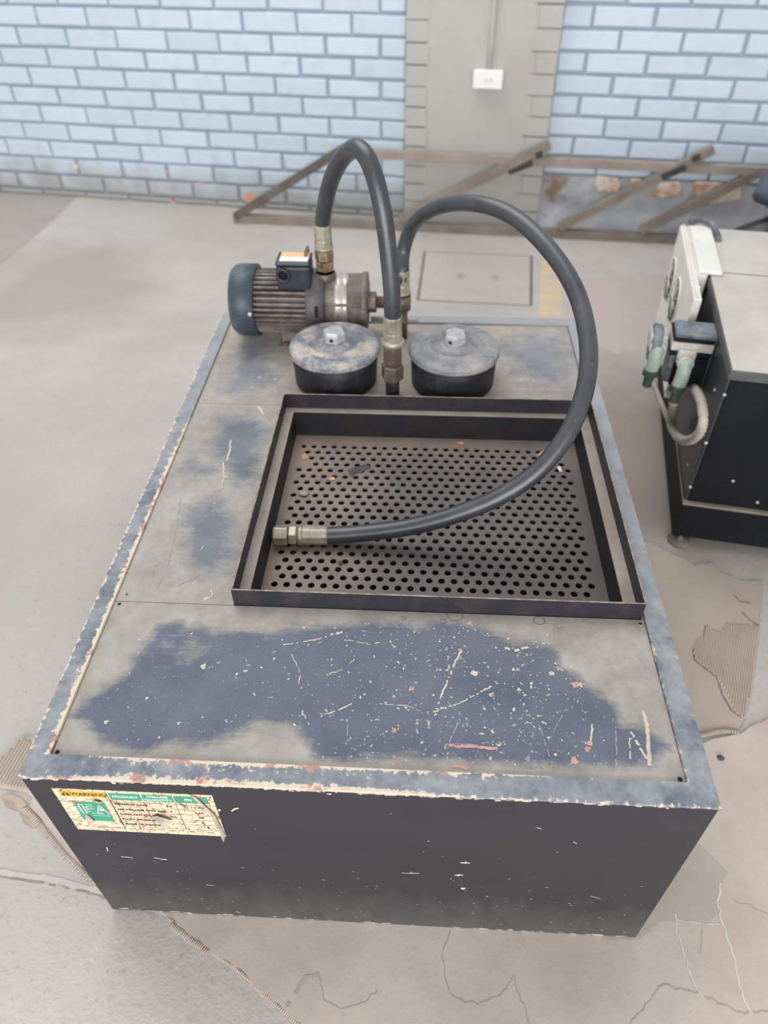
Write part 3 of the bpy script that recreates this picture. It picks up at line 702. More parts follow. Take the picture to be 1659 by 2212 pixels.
def text(body_, u, v, size, mat, name, align='CENTER', parent=label, sxx=1.0):
    cu = bpy.data.curves.new(name, 'FONT'); cu.body = body_; cu.size = size; cu.align_x = align; cu.align_y = 'CENTER'; cu.extrude = 0.00012; cu.offset = size * 0.018
    ob = bpy.data.objects.new('tmp', cu); COL.objects.link(ob); dg = bpy.context.evaluated_depsgraph_get(); dg.update()
    me = bpy.data.meshes.new_from_object(ob.evaluated_get(dg)); bpy.data.objects.remove(ob); bpy.data.curves.remove(cu)
    x, z = L(u, v); me.transform(Matrix.Translation((x, -.00125, z)) @ Matrix.Rotation(PI / 2, 4, 'X') @ Matrix.Scale(sxx, 4, (1, 0, 0)))
    me.materials.clear(); me.materials.append(mat); me.name = name
    return me
def join_text(name, items, mat):
    mb = MB()
    for it in items:
        me = text(*it[:4], mat, name, it[4] if len(it) > 4 else 'CENTER', sxx=it[5] if len(it) > 5 else 1.0)
        mb.add([v.co[:] for v in me.vertices], [tuple(p.vertices) for p in me.polygons]); bpy.data.meshes.remove(me)
    return mb
tw = join_text('t', [('WARNING', .218, .897, .0118, 'CENTER', .86)], MAT['ink'])
a = L(.072, .855); h_ = .0115
tw.add([(a[0] - .0075, -.0013, a[1]), (a[0] + .0075, -.0013, a[1]), (a[0], -.0013, a[1] + h_)], [(0, 1, 2)])
tw.build('warning_text', MAT['ink'], label)
tx = MB(); tx.add([(a[0] - .001, -.0014, a[1] + .0045), (a[0] + .001, -.0014, a[1] + .0045), (a[0] + .0013, -.0014, a[1] + .0092), (a[0] - .0013, -.0014, a[1] + .0092)], [(0, 1, 2, 3)])
tx.add([(a[0] - .0011, -.0014, a[1] + .0015), (a[0] + .0011, -.0014, a[1] + .0015), (a[0] + .0011, -.0014, a[1] + .0034), (a[0] - .0011, -.0014, a[1] + .0034)], [(0, 1, 2, 3)])
tx.build('exclamation_mark', MAT['lab_yellow'], label)
hd = join_text('t', [('PRODUCT', .445, .878, .0075), ('VOLUME', .650, .912, .0075), ('QUANTITY', .650, .842, .0075), ('PN', .84, .878, .0080)], MAT['ink_white'])
def seg(mb, u0, v0, u1, v1, w=.0013, yy=-.0014):
    p = L(u0, v0); q = L(u1, v1); d = Vector((q[0] - p[0], 0, q[1] - p[1])).normalized(); n = Vector((-d.z, 0, d.x)) * w * .5
    A = Vector((p[0], yy, p[1])); B = Vector((q[0], yy, q[1])); mb.add([A - n, B - n, B + n, A + n], [(0, 1, 2, 3)])
hd.build('header_text', MAT['ink_white'], label); hd = MB()
for pts in [[(.112, .42), (.112, .66), (.135, .66), (.135, .42)], [(.21, .47), (.245, .66), (.285, .44), (.21, .47)]]:
    for p, q in zip(pts[:-1], pts[1:]): seg(hd, *p, *q)
for v in (.6, .55, .5): seg(hd, .095, v, .11, v); seg(hd, .14, v - .01, .165, v - .01); seg(hd, .15, v + .06, .2, v + .06)
for v in (.45, .40): seg(hd, .17, v, .285, v, .001)
bl_ = L(.245, .545); hd.add([(bl_[0] + math.cos(q) * .0028, -.0014, bl_[1] + math.sin(q) * .004) for q in np.linspace(0, 2 * PI, 11)[:-1]], [tuple(range(10))[::-1]])
hd.build('pictogram', MAT['ink_white'], label)
rows = [('MINIMUM RING', .70), ('AIR VOLUME AND AGE', .575), ('COOLANT OIL NO.', .455), ('FLOW MINIMUM', .335), ('MAKE OF VISCOSITY', .215)]
pt = join_text('t', [(s_, .352, v, .0066, 'LEFT') for s_, v in rows] + [(s_, .70, v, .0066) for s_, v in [('5.4', .70), ('7', .575), ('ALL', .455)]] + [(s_, .88, v, .0066) for s_, v in [('1.2 KG', .70), ('1.1A', .575), ('OF', .455), ('K', .335), ('1.1 B', .215)]], MAT['ink'])
for v in (.76, .64, .515, .395, .275, .15): seg(pt, .345, v, .965, v, .0006)
for u in (.338, .55, .75): seg(pt, u, .15, u, .80, .0006)
seg(pt, .335, .08, .335, .97, .0009)
for k in range(9): seg(pt, .36 + k * .065, .09 + .012 * (k % 2), .405 + k * .065, .09 + .012 * (k % 2), .0009)
for k in range(6): seg(pt, .06 + k * .045, .1, .09 + k * .045, .1, .0008)
pt.build('table_print', MAT['ink'], label)
def flap(uv, lift):
    vs = []; pe = MB()
    for (u, v), l_ in zip(uv, lift): x, z = L(u, v); vs.append((x, -.0016 - l_, z))
    n = len(vs); pe.add(vs + [(x, y + .0004, z) for x, y, z in vs], [tuple(range(n)), tuple(range(n, 2 * n))[::-1]] + [(i, n + i, n + (i + 1) % n, (i + 1) % n) for i in range(n)])
    pe.build('peeling_film', MAT['peel'], label)
flap([(.55, .43), (.60, .52), (.65, .50), (.69, .40), (.62, .28), (.60, .36)], [0, .003, .005, .002, .008, .004])
flap([(.865, .985), (.90, .97), (.985, .60), (1.0, .05), (.985, -.04), (.97, .10), (.955, .58)], [0, .001, .003, .001, .006, .002, .001])
flap([(.225, .76), (.245, .82), (.275, .80), (.285, .73), (.25, .72)], [0, .003, .004, .001, .001])
flap([(.115, .42), (.14, .40), (.165, .27), (.12, .22), (.105, .30)], [0, .001, .002, .003, .001])
flap([(.77, .80), (.79, .79), (.82, .68), (.805, .68)], [0, .002, .003, .001])

# drip tray -------------------------------------------------------------
TX0, TX1, TY0, TY1, TZ = .2222, .8635, .3022, .8500, .5085
WX0, WX1, WY0, WY1, WZ = .2425, .8410, .3225, .8340, .4115
tr = MB(); w2 = .0022
def trim_box(x0, x1, y0, y1, z0, z1, mi): tr.box(x0, x1, y0, y1, z0, z1, mi)
for z0, z1, mi in ((PZ, TZ - .0008, 0), (TZ - .0008, TZ, 1)):
    tr.box(TX0, TX1, TY0, TY0 + w2, z0, z1, mi); tr.box(TX0, TX1, TY1 - w2, TY1, z0, z1, mi)
    tr.box(TX0, TX0 + w2, TY0 + w2, TY1 - w2, z0, z1, mi); tr.box(TX1 - w2, TX1, TY0 + w2, TY1 - w2, z0, z1, mi)
tr.add([(TX0 + .012, TY0 - .0003, TZ - .001), (TX0 + .4, TY0 - .0003, TZ - .001)], [], 0)
tray = tr.build('drip_tray', [MAT['tray'], MAT['tray_edge']], tank)
le = MB(); lz = .4735
le.box(TX0 + w2, WX0, TY0 + w2, TY1 - w2, lz - .002, lz); le.box(WX1, TX1 - w2, TY0 + w2, TY1 - w2, lz - .002, lz)
le.box(WX0, WX1, TY0 + w2, WY0, lz - .002, lz); le.box(WX0, WX1, WY1, TY1 - w2, lz - .002, lz)
lo_ = le.build('ledge', MAT['ledge'], tray); lo_['label'] = 'dusty tan ledge'
we = MB()
we.box(WX0 - .002, WX0, WY0, WY1, WZ - .06, lz - .002); we.box(WX1, WX1 + .002, WY0, WY1, WZ - .06, lz - .002)
we.box(WX0 - .002, WX1 + .002, WY0 - .002, WY0, WZ - .06, lz - .002); we.box(WX0 - .002, WX1 + .002, WY1, WY1 + .002, WZ - .06, lz - .002)
we.box(WX0 - .002, WX1 + .002, WY0 - .002, WY1 + .002, WZ - .064, WZ - .06, 1)
we.build('well', [MAT['well'], MAT['sump']], tray)
pf = MB(); PX, PY, R0, NSEG = .02165, .01967, .0061, 20
def pcell(cx, cy, x0, x1, y0, y1):
    out = []
    for k in range(NSEG):
        q = 2 * PI * (k + .5) / NSEG; c, s_ = math.cos(q), math.sin(q)
        tx_ = (x1 - cx if c > 0 else x0 - cx) / c if abs(c) > 1e-9 else 9; ty_ = (y1 - cy if s_ > 0 else y0 - cy) / s_ if abs(s_) > 1e-9 else 9
        out.append((cx + c * min(tx_, ty_), cy + s_ * min(tx_, ty_)))
    vs = []; 
    for k in range(NSEG):
        q = 2 * PI * (k + .5) / NSEG; vs += [(cx + math.cos(q) * R0, cy + math.sin(q) * R0, WZ - .003), (cx + math.cos(q) * R0, cy + math.sin(q) * R0, WZ), (*out[k], WZ)]
    fs = []
    for k in range(NSEG):
        n = (k + 1) % NSEG; fs += [(3 * k + 1, 3 * k + 2, 3 * n + 2, 3 * n + 1), (3 * k, 3 * k + 1, 3 * n + 1, 3 * n)]
    pf.add(vs, fs)
    for (sx_, sy_) in ((x0, y0), (x1, y0), (x1, y1), (x0, y1)):   # corner fill
        qs = sorted(range(NSEG), key=lambda k: (out[k][0] - sx_) ** 2 + (out[k][1] - sy_) ** 2)[:2]
        a_, b_2 = out[qs[0]], out[qs[1]]
        tri = [(*a_, WZ), (*b_2, WZ), (sx_, sy_, WZ)]
        ar = (tri[1][0] - tri[0][0]) * (tri[2][1] - tri[0][1]) - (tri[2][0] - tri[0][0]) * (tri[1][1] - tri[0][1])
        if abs(ar) > 1e-12: pf.add(tri if ar > 0 else [tri[0], tri[2], tri[1]], [(0, 1, 2)])
HX0, HY0 = .2640, .4022
skip = {(17, 0), (18, 0)}
for j in range(21):
    cy = HY0 + PY * j; off = PX / 2 if j % 2 else 0
    y0, y1 = cy - PY / 2, cy + PY / 2; xs = HX0 + off - PX / 2; n = 26 if j < 19 else 25
    pf.add([(WX0, y0, WZ), (xs, y0, WZ), (xs, y1, WZ), (WX0, y1, WZ)], [(0, 1, 2, 3)])
    for i in range(n):
        cx = HX0 + off + PX * i
        if (j, i) in skip: pf.add([(cx - PX / 2, y0, WZ), (cx + PX / 2, y0, WZ), (cx + PX / 2, y1, WZ), (cx - PX / 2, y1, WZ)], [(0, 1, 2, 3)])
        else: pcell(cx, cy, cx - PX / 2, cx + PX / 2, y0, y1)
    xe = xs + n * PX
    pf.add([(xe, y0, WZ), (WX1, y0, WZ), (WX1, y1, WZ), (xe, y1, WZ)], [(0, 1, 2, 3)])
yA = HY0 - PY / 2; yB = HY0 + PY * 20.5
pf.add([(WX0, WY0, WZ), (WX1, WY0, WZ), (WX1, yA, WZ), (WX0, yA, WZ)], [(0, 1, 2, 3)]); pf.add([(WX0, yB, WZ), (WX1, yB, WZ), (WX1, WY1, WZ), (WX0, WY1, WZ)], [(0, 1, 2, 3)])
po = pf.build('perforated_plate', MAT['perf'], tray); po['label'] = 'grey steel plate with staggered round holes'

# filter canisters --------------------------------------------------------
def canister(cx, cy, lidm, ph):
    c = MB(); c.lathe((cx, cy, PZ), UP, [(.086, 0), (.0905, .006), (.0925, .05), (.0925, .082)], 64)
    can = c.build('filter_canister', MAT['canister'], tank)
    l = MB(); l.lathe((cx, cy, .545), UP, [(.0935, 0), (.0975, .0015), (.0985, .005), (.0975, .0085), (.0985, .011), (.0975, .0145), (.094, .0180), (.088, .0200), (.068, .0190), (.062, .0190), (.057, .0235), (.053, .0225), (.047, .0150), (.041, .0160), (.034, .0220), (.026, .0265), (.0, .028)], 72)
    lo = l.build('lid', lidm, can); lo['label'] = 'dusty round blue-grey lid with raised ring'
    b = MB(); b.lathe((cx, cy, .571), UP, [(.0240, 0), (.0252, .002), (.0252, .018), (.0215, .0235), (.0, .0235)], 6, 0, False, ph)
    bo = b.build('hex_bolt', MAT['chrome'], can, bevel=.0008); bo['label'] = 'bright hexagonal bolt'
    # cross hole drilled in one flat
    a0 = ph + PI / 6; best = min(range(6), key=lambda k: 0)
    return can, bo
for cx, cy, lm, ph in ((.3205, .965, MAT['lid'], .35), (.5795, .965, MAT['lid2'], .05)):
    can, bo = canister(cx, cy, lm, ph)
    # find the flat facing the viewer and drill a dark hole in it
    me = bo.data; best = min((p for p in me.polygons if abs(p.normal.z) < .2 and p.area > 1e-4), key=lambda p: p.normal.y)
    d = MB(); n_ = Vector(best.normal); c_ = Vector(best.center); tt = n_.cross(Vector((0, 0, 1))).normalized()
    d.add([c_ + n_ * .0003 + tt * math.cos(q) * .0042 + Vector((0, 0, 1)) * (math.sin(q) * .0042 - .001) for q in np.linspace(0, 2 * PI, 17)[:-1]], [tuple(range(16))])
    ho = d.build('cross_hole', MAT['hole'], can)

# pump --------------------------------------------------------------------
AY, AZ = 1.150, .566
pump = MB(); nf = 36; prof = []
for k in range(nf):
    q = 2 * PI * k / nf; wq = 2 * PI / nf
    prof += [(q - wq * .19, .0728), (q + wq * .19, .0728), (q + wq * .25, .0575), (q + wq * .75, .0575)]
vs = []; n = len(prof)
for x in (.119, .243): vs += [(x, AY + math.cos(q) * r, AZ + math.sin(q) * r) for q, r in prof]
pump.add(vs, [(k, (k + 1) % n, n + (k + 1) % n, n + k) for k in range(n)] + [tuple(range(n, 2 * n)), tuple(range(n))[::-1]])
pumpo = pump.build('pump_motor', MAT['motor'], tank); pumpo['label'] = 'finned grey electric motor with pump end'
c = MB(); c.lathe((.064, AY, AZ), (1, 0, 0), [(.0, .002), (.058, .0), (.072, .003), (.080, .012), (.0825, .022), (.0825, .060), (.080, .061)], 64); co = c.build('fan_cover', MAT['cap'], pumpo); co['label'] = 'slate blue round fan cover'
c = MB(); s_c = Yp((541, 676), AY - .075); c.lathe((s_c[0], AY - .0815, s_c[2]), (0, -1, 0), [(.005, -.002), (.005, .002), (.003, .0035)], 16); c.build('cover_screw', MAT['screw'], pumpo)
c = MB(); c.lathe((.243, AY, AZ), (1, 0, 0), [(.073, 0), (.0745, .003), (.0745, .038), (.066, .043)], 56); c.build('adapter_ring', MAT['motor_dark'], pumpo)
c = MB(); sl = Yp((684, 672), AY - .07); c.box(sl[0] - .004, sl[0] + .004, AY - .0755, AY - .060, sl[2] - .013, sl[2] + .012); c.build('vent_slot', MAT['hole'], pumpo)
c = MB(); c.lathe((.285, AY, AZ), (1, 0, 0), [(.064, 0), (.064, .022), (.0625, .024)], 56); c.lathe((.338, AY, AZ), (1, 0, 0), [(.0625, 0), (.064, .002), (.064, .030), (.068, .032), (.068, .042), (.055, .044)], 56)
lg = Yp((772, 600), AY); c.lathe((lg[0], AY, lg[2] - .012), UP, [(.013, 0), (.013, .010), (.007, .012), (.007, .004)], 20); c.build('pump_casing', MAT['motor'], pumpo)
c = MB(); c.lathe((.307, AY, AZ), (1, 0, 0), [(.0630, 0), (.0642, .001), (.0642, .014), (.0625, .0155), (.0642, .017), (.0642, .030), (.063, .031)], 56); st = c.build('steel_band', MAT['steel'], pumpo); st['label'] = 'bright steel stage band'
c = MB(); c.tube([(.288, AY - .061, AZ + .022), (.372, AY - .061, AZ + .022)], .0035, 12); c.build('tie_rod', MAT['motor'], pumpo)
c = MB(); c.lathe((.379, AY, AZ), (1, 0, 0), [(.022, 0), (.024, .003), (.024, .019), (.022, .022)], 6, 0, False, .2); c.lathe((.40, AY, AZ), (1, 0, 0), [(.0135, 0), (.0135, .06)], 24); c.build('outlet_nut', MAT['grime'], pumpo)
# terminal box on top of the motor
yF = 1.098; p0 = Yp((594, 574), yF); p1 = Yp((672, 626), yF); x0, x1 = p0[0], p1[0]; zt = p0[2] - .003; zb = p1[2]
pb_ = Zp((604, 546), zt + .012); yB_ = min(pb_[1] + .014, yF + .13); yS = yF + (yB_ - yF) * .5
c = MB(); c.box(x0, x1, yF, yB_, zb - .005, zt); tbx = c.build('terminal_box', MAT['termbox'], pumpo, bevel=.006); tbx['label'] = 'navy terminal box'
c = MB(); c.box(x0 - .001, x1 + .001, yF - .001, yB_ + .001, zt, zt + .010); c.build('box_lid', MAT['termbox'], pumpo, bevel=.005)
c = MB(); c.box(x0 + .008, x1 - .004, yF + .008, yS, zt + .010, zt + .0106, 0); c.box(x0 + .008, x1 - .004, yS, yB_ - .006, zt + .010, zt + .0106, 1); c.build('box_sticker', [MAT['white'], MAT['orange']], pumpo)
g0 = Yp((612, 594), yF); c = MB(); c.lathe((g0[0], yF + .004, g0[2]), (0, -1, 0), [(.016, 0), (.016, .010), (.0145, .011), (.0105, .011), (.0105, .004)], 32); c.build('cable_entry', MAT['termbox'], pumpo)
c = MB(); c.lathe((g0[0], yF - .0005, g0[2]), (0, -1, 0), [(.0105, 0.0), (.0, 0.0005)], 24); c.build('entry_plug', MAT['hole'], pumpo)
c = MB(); c.box(.243, .249, AY - .02, AY + .02, AZ + .068, AZ + .125); c.build('bracket', MAT['grime'], pumpo)
# feet
f0 = Zp((586, 753), PZ); c = MB(); c.box(.170, .222, f0[1], AY + .062, PZ, PZ + .006); c.box(.176, .216, f0[1] + .022, AY + .045, PZ + .006, AZ - .058); c.lathe((.186, f0[1] + .011, PZ + .006), UP, [(.006, 0), (.006, .004)], 6); c.build('motor_foot', MAT['motor'], pumpo, bevel=.0015)
c = MB(); c.box(.30, .352, f0[1] + .01, AY + .055, PZ, PZ + .006); c.box(.306, .346, f0[1] + .03, AY + .04, PZ + .006, AZ - .05); c.build('pump_foot', MAT['motor'], pumpo, bevel=.0015)
# discharge port
HP = (.2855, 1.145)
c = MB(); c.lathe((*HP, AZ + .045), UP, [(.0235, 0), (.0235, .028), (.021, .031)], 32); c.lathe((*HP, AZ + .062), UP, [(.0225, 0), (.0225, .014)], 8, 0, False); c.build('discharge_port', MAT['grime'], pumpo)
tz = Yp((812, 689), 1.18); c = MB(); c.tube([(.385, 1.18, tz[2]), (.50, 1.18, tz[2])], .0065, 14); gt = c.build('drain_tube', MAT['screw'], pumpo)

# hoses --------------------------------------------------------------------
HA = np.array([.449, .91]); HB = np.array(HP); hu = (HB - HA) / np.linalg.norm(HB - HA); hn = np.array([-hu[1], hu[0], 0])
pts1 = [(HA[0], HA[1], .640), (HA[0], HA[1], .662)]
for px in [(846, 620), (839, 545), (829, 470), (815, 402), (800, 356), (785, 330), (768, 320), (747, 333), (729, 358), (714, 393), (704, 432)]: pts1.append(tuple(Pl(px, (HA[0], HA[1], 0), hn)))
pts1 += [(HP[0] + .001, HP[1], .752), (HP[0], HP[1], .73)]
h1 = MB(); h1.tube(smooth_path(pts1, 10), .0172, 28); hose1 = h1.build('pressure_hose', MAT['hose'], tank)
pts2 = [(.460, 1.155, .60), (.460, 1.155, .64)]
for px, d_ in [((872, 540), 1.672), ((890, 489), 1.625), ((925, 457), 1.55), ((975, 440), 1.475), ((1035, 441), 1.405), ((1095, 460), 1.362), ((1152, 502), 1.328), ((1208, 567), 1.30), ((1248, 640), 1.28), ((1268, 720), 1.265), ((1271, 790), 1.255), ((1257, 865), 1.25), ((1222, 943), 1.25), ((1160, 1018), 1.26), ((1080, 1072), 1.278), ((980, 1113), 1.305), ((880, 1139), 1.328), ((780, 1152), 1.345)]: pts2.append(tuple(Dp(px, d_)))
NZ_ = np.array(Zp((590, 1156), .4312)); NE = np.array(Zp((705, 1157), .4312))
nd = (NE - NZ_) / np.linalg.norm(NE - NZ_); pts2 += [tuple(NE), tuple(NE - nd * .02)]
h2 = MB(); h2.tube(smooth_path(pts2, 10), lambda t_: .0158, 28); hose2 = h2.build('return_hose', MAT['hose'], tank)
def ferrule(parent, base, axis, r, h, m='zinc'):
    c = MB(); c.lathe(base, axis, [(r * .93, 0), (r * 1.0, h * .06), (r, h * .30), (r * .965, h * .36), (r * .965, h * .94), (r * .92, h)], 8, 0, False, .2, True, True); return c.build('ferrule', MAT[m], parent, bevel=.0025)
def ring(parent, base, axis, r, h, m='zinc', name='collar'):
    c = MB(); c.lathe(base, axis, [(r * .85, 0), (r, h * .3), (r, h * .7), (r * .85, h)], 32); return c.build(name, MAT[m], parent)
def nut(parent, base, axis, r, h, m='brass', ph=0.0):
    c = MB(); c.hexa(base, axis, r, h, 0, ph); return c.build('hex_nut', MAT[m], parent, bevel=.0006)
# central upright
pc = (HA[0], HA[1])
c = MB(); c.lathe((*pc, PZ), UP, [(.015, 0), (.015, .062)], 28); pipe = c.build('riser_pipe', MAT['blackpipe'], tank)
nut(pipe, (*pc, .512), UP, .0245, .037, 'grime', .3); nut(pipe, (*pc, .549), UP, .0215, .045, 'grime', .1); ring(pipe, (*pc, .594), UP, .0245, .014, 'zinc'); 
c = MB(); c.lathe((*pc, .594), UP, [(.017, 0), (.017, .03)], 24); c.build('swivel', MAT['grime'], pipe)
ferrule(hose1, (*pc, .606), UP, .0205, .054)
# pump end of the same hose
nut(hose1, (*HP, .646), UP, .0225, .022, 'brass', .1); nut(hose1, (*HP, .669), UP, .021, .024, 'brass', .5); ring(hose1, (*HP, .694), UP, .0215, .008); ferrule(hose1, (*HP, .700), UP, .0205, .050)
# rear upright of the other hose
pc2 = (.460, 1.155)
c = MB(); c.lathe((*pc2, PZ), UP, [(.014, 0), (.014, .12)], 24); c.lathe((*pc2, .548), UP, [(.021, 0), (.021, .036)], 24); rp2 = c.build('rear_riser_pipe', MAT['grime'], tank)
ferrule(hose2, (*pc2, .592), UP, .0190, .052, 'zinc'); ring(hose2, (*pc2, .586), UP, .021, .008)
# free end lying in the tray
a_ = tuple(NZ_); c = MB(); c.lathe(a_, tuple(nd), [(.012, .0), (.0175, .0005), (.0195, .004), (.0195, .026), (.018, .028)], 6, 0, False, .55); c.build('end_nut', MAT['zinc'], hose2, bevel=.0018)
c = MB(); c.hexa(tuple(NZ_ + nd * .029), tuple(nd), .0188, .016, 0, .25); c.build('lock_nut', MAT['zinc'], hose2, bevel=.001)
c = MB(); c.lathe(tuple(NZ_ + nd * .045), tuple(nd), [(.014, 0), (.0188, .002), (.0192, .007), (.0180, .010)], 32); c.build('collar', MAT['zinc'], hose2)
ferrule(hose2, tuple(NZ_ + nd * .053), tuple(nd), .0190, .048)

# ------------------------------------------------------------------ scraps lying on the perforated plate
def pebble(px, r, mat, name, label, cat, flat=.6, z=WZ):
    c = Zp(px, z); mb = MB(); n, mseg = 10, 7; vs = []
    for i in range(mseg + 1):
        th = PI * i / mseg
        for k in range(n):
            q = 2 * PI * k / n; f = 1 + .25 * mnoise.noise(Vector((math.cos(q) * 1.3 + px[0], math.sin(q) * 1.3, math.cos(th) * 1.3)))
            vs.append((c[0] + math.sin(th) * math.cos(q) * r * 1.25 * f, c[1] + math.sin(th) * math.sin(q) * r * f, z + r * flat * (1 - math.cos(th)) ))
    mb.add(vs, [(i * n + k, (i + 1) * n + k, (i + 1) * n + (k + 1) % n, i * n + (k + 1) % n) for i in range(mseg) for k in range(n)], 0, True)
    return tag(mb.build(name, mat), label, cat)
def scrap(pts, mat, name, label, cat, z=WZ, th=.0012, curl=.003):
    mb = MB(); P = [Zp(q, z) for q in pts]; n = len(P); c = np.mean(P, 0)
    top = [(p[0], p[1], z + .0004 + th + (curl * random.random() if i % 2 else 0)) for i, p in enumerate(P)] ; bot = [(x, y, zz - th) for x, y, zz in top]
    ar = sum(P[i][0] * P[(i + 1) % n][1] - P[(i + 1) % n][0] * P[i][1] for i in range(n))
    if ar < 0: top = top[::-1]; bot = bot[::-1]
    vs = top + bot + [(c[0], c[1], z + .0004 + th), (c[0], c[1], z + .0004)]
    mb.add(vs, [(i, (i + 1) % n, 2 * n) for i in range(n)] + [(n + (i + 1) % n, n + i, 2 * n + 1) for i in range(n)] + [(n + i, n + (i + 1) % n, (i + 1) % n, i) for i in range(n)])
    return tag(mb.build(name, mat), label, cat)
pebble((656, 1068), .0085, MAT['stone'], 'pebble', 'tan pebble on the perforated plate near its left edge', 'pebble', .45)
scrap([(752, 1018), (765, 1012), (790, 1004), (800, 1010), (784, 1020), (768, 1023), (758, 1030)], MAT['rubber'], 'rubber_scrap', 'dark grey rubber scrap over holes toward the back of the plate', 'scrap')
scrap([(650, 985), (660, 982), (666, 990), (655, 994)], MAT['leaf'], 'leaf_fragment', 'pale orange leaf fragment by the back left corner of the plate', 'leaf')
scrap([(986, 957), (996, 954), (1003, 959), (994, 962)], MAT['leaf'], 'leaf_fragment', 'orange leaf fragment at the back wall of the tray, mid width', 'leaf')
scrap([(711, 1033), (722, 1032), (724, 1037), (712, 1038)], MAT['leaf'], 'leaf_fragment', 'narrow tan leaf strip behind the pebble on the plate', 'leaf', curl=.001)
scrap([(1158, 985), (1170, 976), (1182, 970), (1180, 976), (1166, 984)], MAT['leaf'], 'twig', 'thin brown twig at the back right of the plate beside the hose', 'twig', curl=.001)
scrap([(1203, 1010), (1210, 1009), (1214, 1020), (1208, 1019)], MAT['white'], 'paper_scrap', 'tiny white scrap right of the hose on the plate', 'scrap', curl=.001)
scrap([(729, 1214), (738, 1213), (742, 1219), (733, 1222)], MAT['rubber'], 'rubber_scrap', 'small dark scrap among the front holes of the plate', 'scrap', curl=.001)

# ------------------------------------------------------------------ cardboard on the floor
def cg(q): return Zp(q, 0.0)
def sheet(poly, z0, z1, name, mats, label, jit=.0012, step=.012, extra=None):
    P = resample([cg(q) for q in poly] + [cg(poly[0])], step, jit)[:-1]; mb = MB(); mb.prism(P, z0, z1, 0, 1)
    if extra: extra(mb, z1)
    return tag(mb.build(name, mats), label, 'cardboard')
Zt = -.0008
def stains(mb, zt):
    def ln(pxs, w, mi, jit=.35, j2=.0011): ribbon(mb, resample([Zp(q, zt) for q in pxs], .006, j2), w, UP, mi, jit, .0003)
    ln([(972, 2010), (957, 2060), (960, 2110), (975, 2145), (1005, 2166), (1040, 2168), (1080, 2150), (1100, 2125), (1108, 2108)], .0016, 2)
    ln([(1112, 2105), (1116, 2140), (1135, 2180), (1150, 2230)], .0018, 2); ln([(1360, 2212), (1390, 2180), (1420, 2140), (1435, 2125), (1460, 2135), (1510, 2145), (1560, 2170), (1600, 2188), (1680, 2182)], .0020, 2)
    ln([(615, 2180), (640, 2140), (660, 2110), (690, 2105)], .006, 2, .6); ln([(890, 1990), (915, 1975), (930, 1980)], .002, 2)
    ln([(690, 2110), (700, 2160), (740, 2180), (790, 2165), (815, 2140)], .0013, 2)
    ln([(1558, 1905), (1550, 1950), (1558, 1985), (1575, 2030), (1590, 2090), (1603, 2150), (1625, 2190)], .0034, 3); ln([(1460, 1975), (1464, 2020), (1475, 2060), (1495, 2110), (1520, 2160)], .0026, 3)
    ln([(1464, 1988), (1500, 1994), (1555, 1998)], .0022, 3, .8); ln([(1518, 2000), (1512, 2060)], .0015, 2)
    ln([(1585, 1945), (1620, 1955), (1680, 1985)], .0009, 2)
    A = [Zp(q, zt) + np.array([0, 0, .00015]) for q in [(1500, 1815), (1540, 1850), (1572, 1885), (1556, 1925), (1552, 1975), (1530, 1990), (1466, 1990), (1430, 1990), (1380, 2030), (1300, 2030), (1300, 1900), (1420, 1815)]]
    mb.add(A[::-1], [tuple(range(len(A)))], 4)
sheet([(300, 1940), (360, 1979), (430, 2032), (505, 2085), (575, 2148), (650, 2212), (760, 2330), (1900, 2420), (1850, 1530), (1659, 1556), (1625, 1566), (1600, 1584), (1540, 1596), (1420, 1650), (900, 1800), (420, 1850)],
      FZ, Zt, 'cardboard_sheet', [MAT['card'], MAT['flute'], MAT['stain'], MAT['stain_light'], MAT['stain_area']], 'large pale stained cardboard sheet in front of and under the tank', extra=stains)
# corrugated edge along its front left border
fe = MB(); ed = resample([Zp(q, Zt) for q in [(362, 1977), (400, 2006), (440, 2036), (470, 2062), (510, 2086), (575, 2146), (650, 2212)]], .0036)
for i, (a, b) in enumerate(zip(ed[:-1], ed[1:])):
    dv = (b - a) / np.linalg.norm(b - a); nv = np.array([dv[1], -dv[0], 0]); 
    ww = (.013 if 3 < i < 26 else .005) * random.uniform(.8, 1.15); m_ = (a + b) / 2
    fe.tube([m_ - nv * .001 + np.array([0, 0, -.0011]), m_ + nv * ww + np.array([0, 0, -.0032])], .0013, 8, 0)
eo = fe.build('fluted_edge', MAT['flute'], bpy.data.objects['cardboard_sheet'])
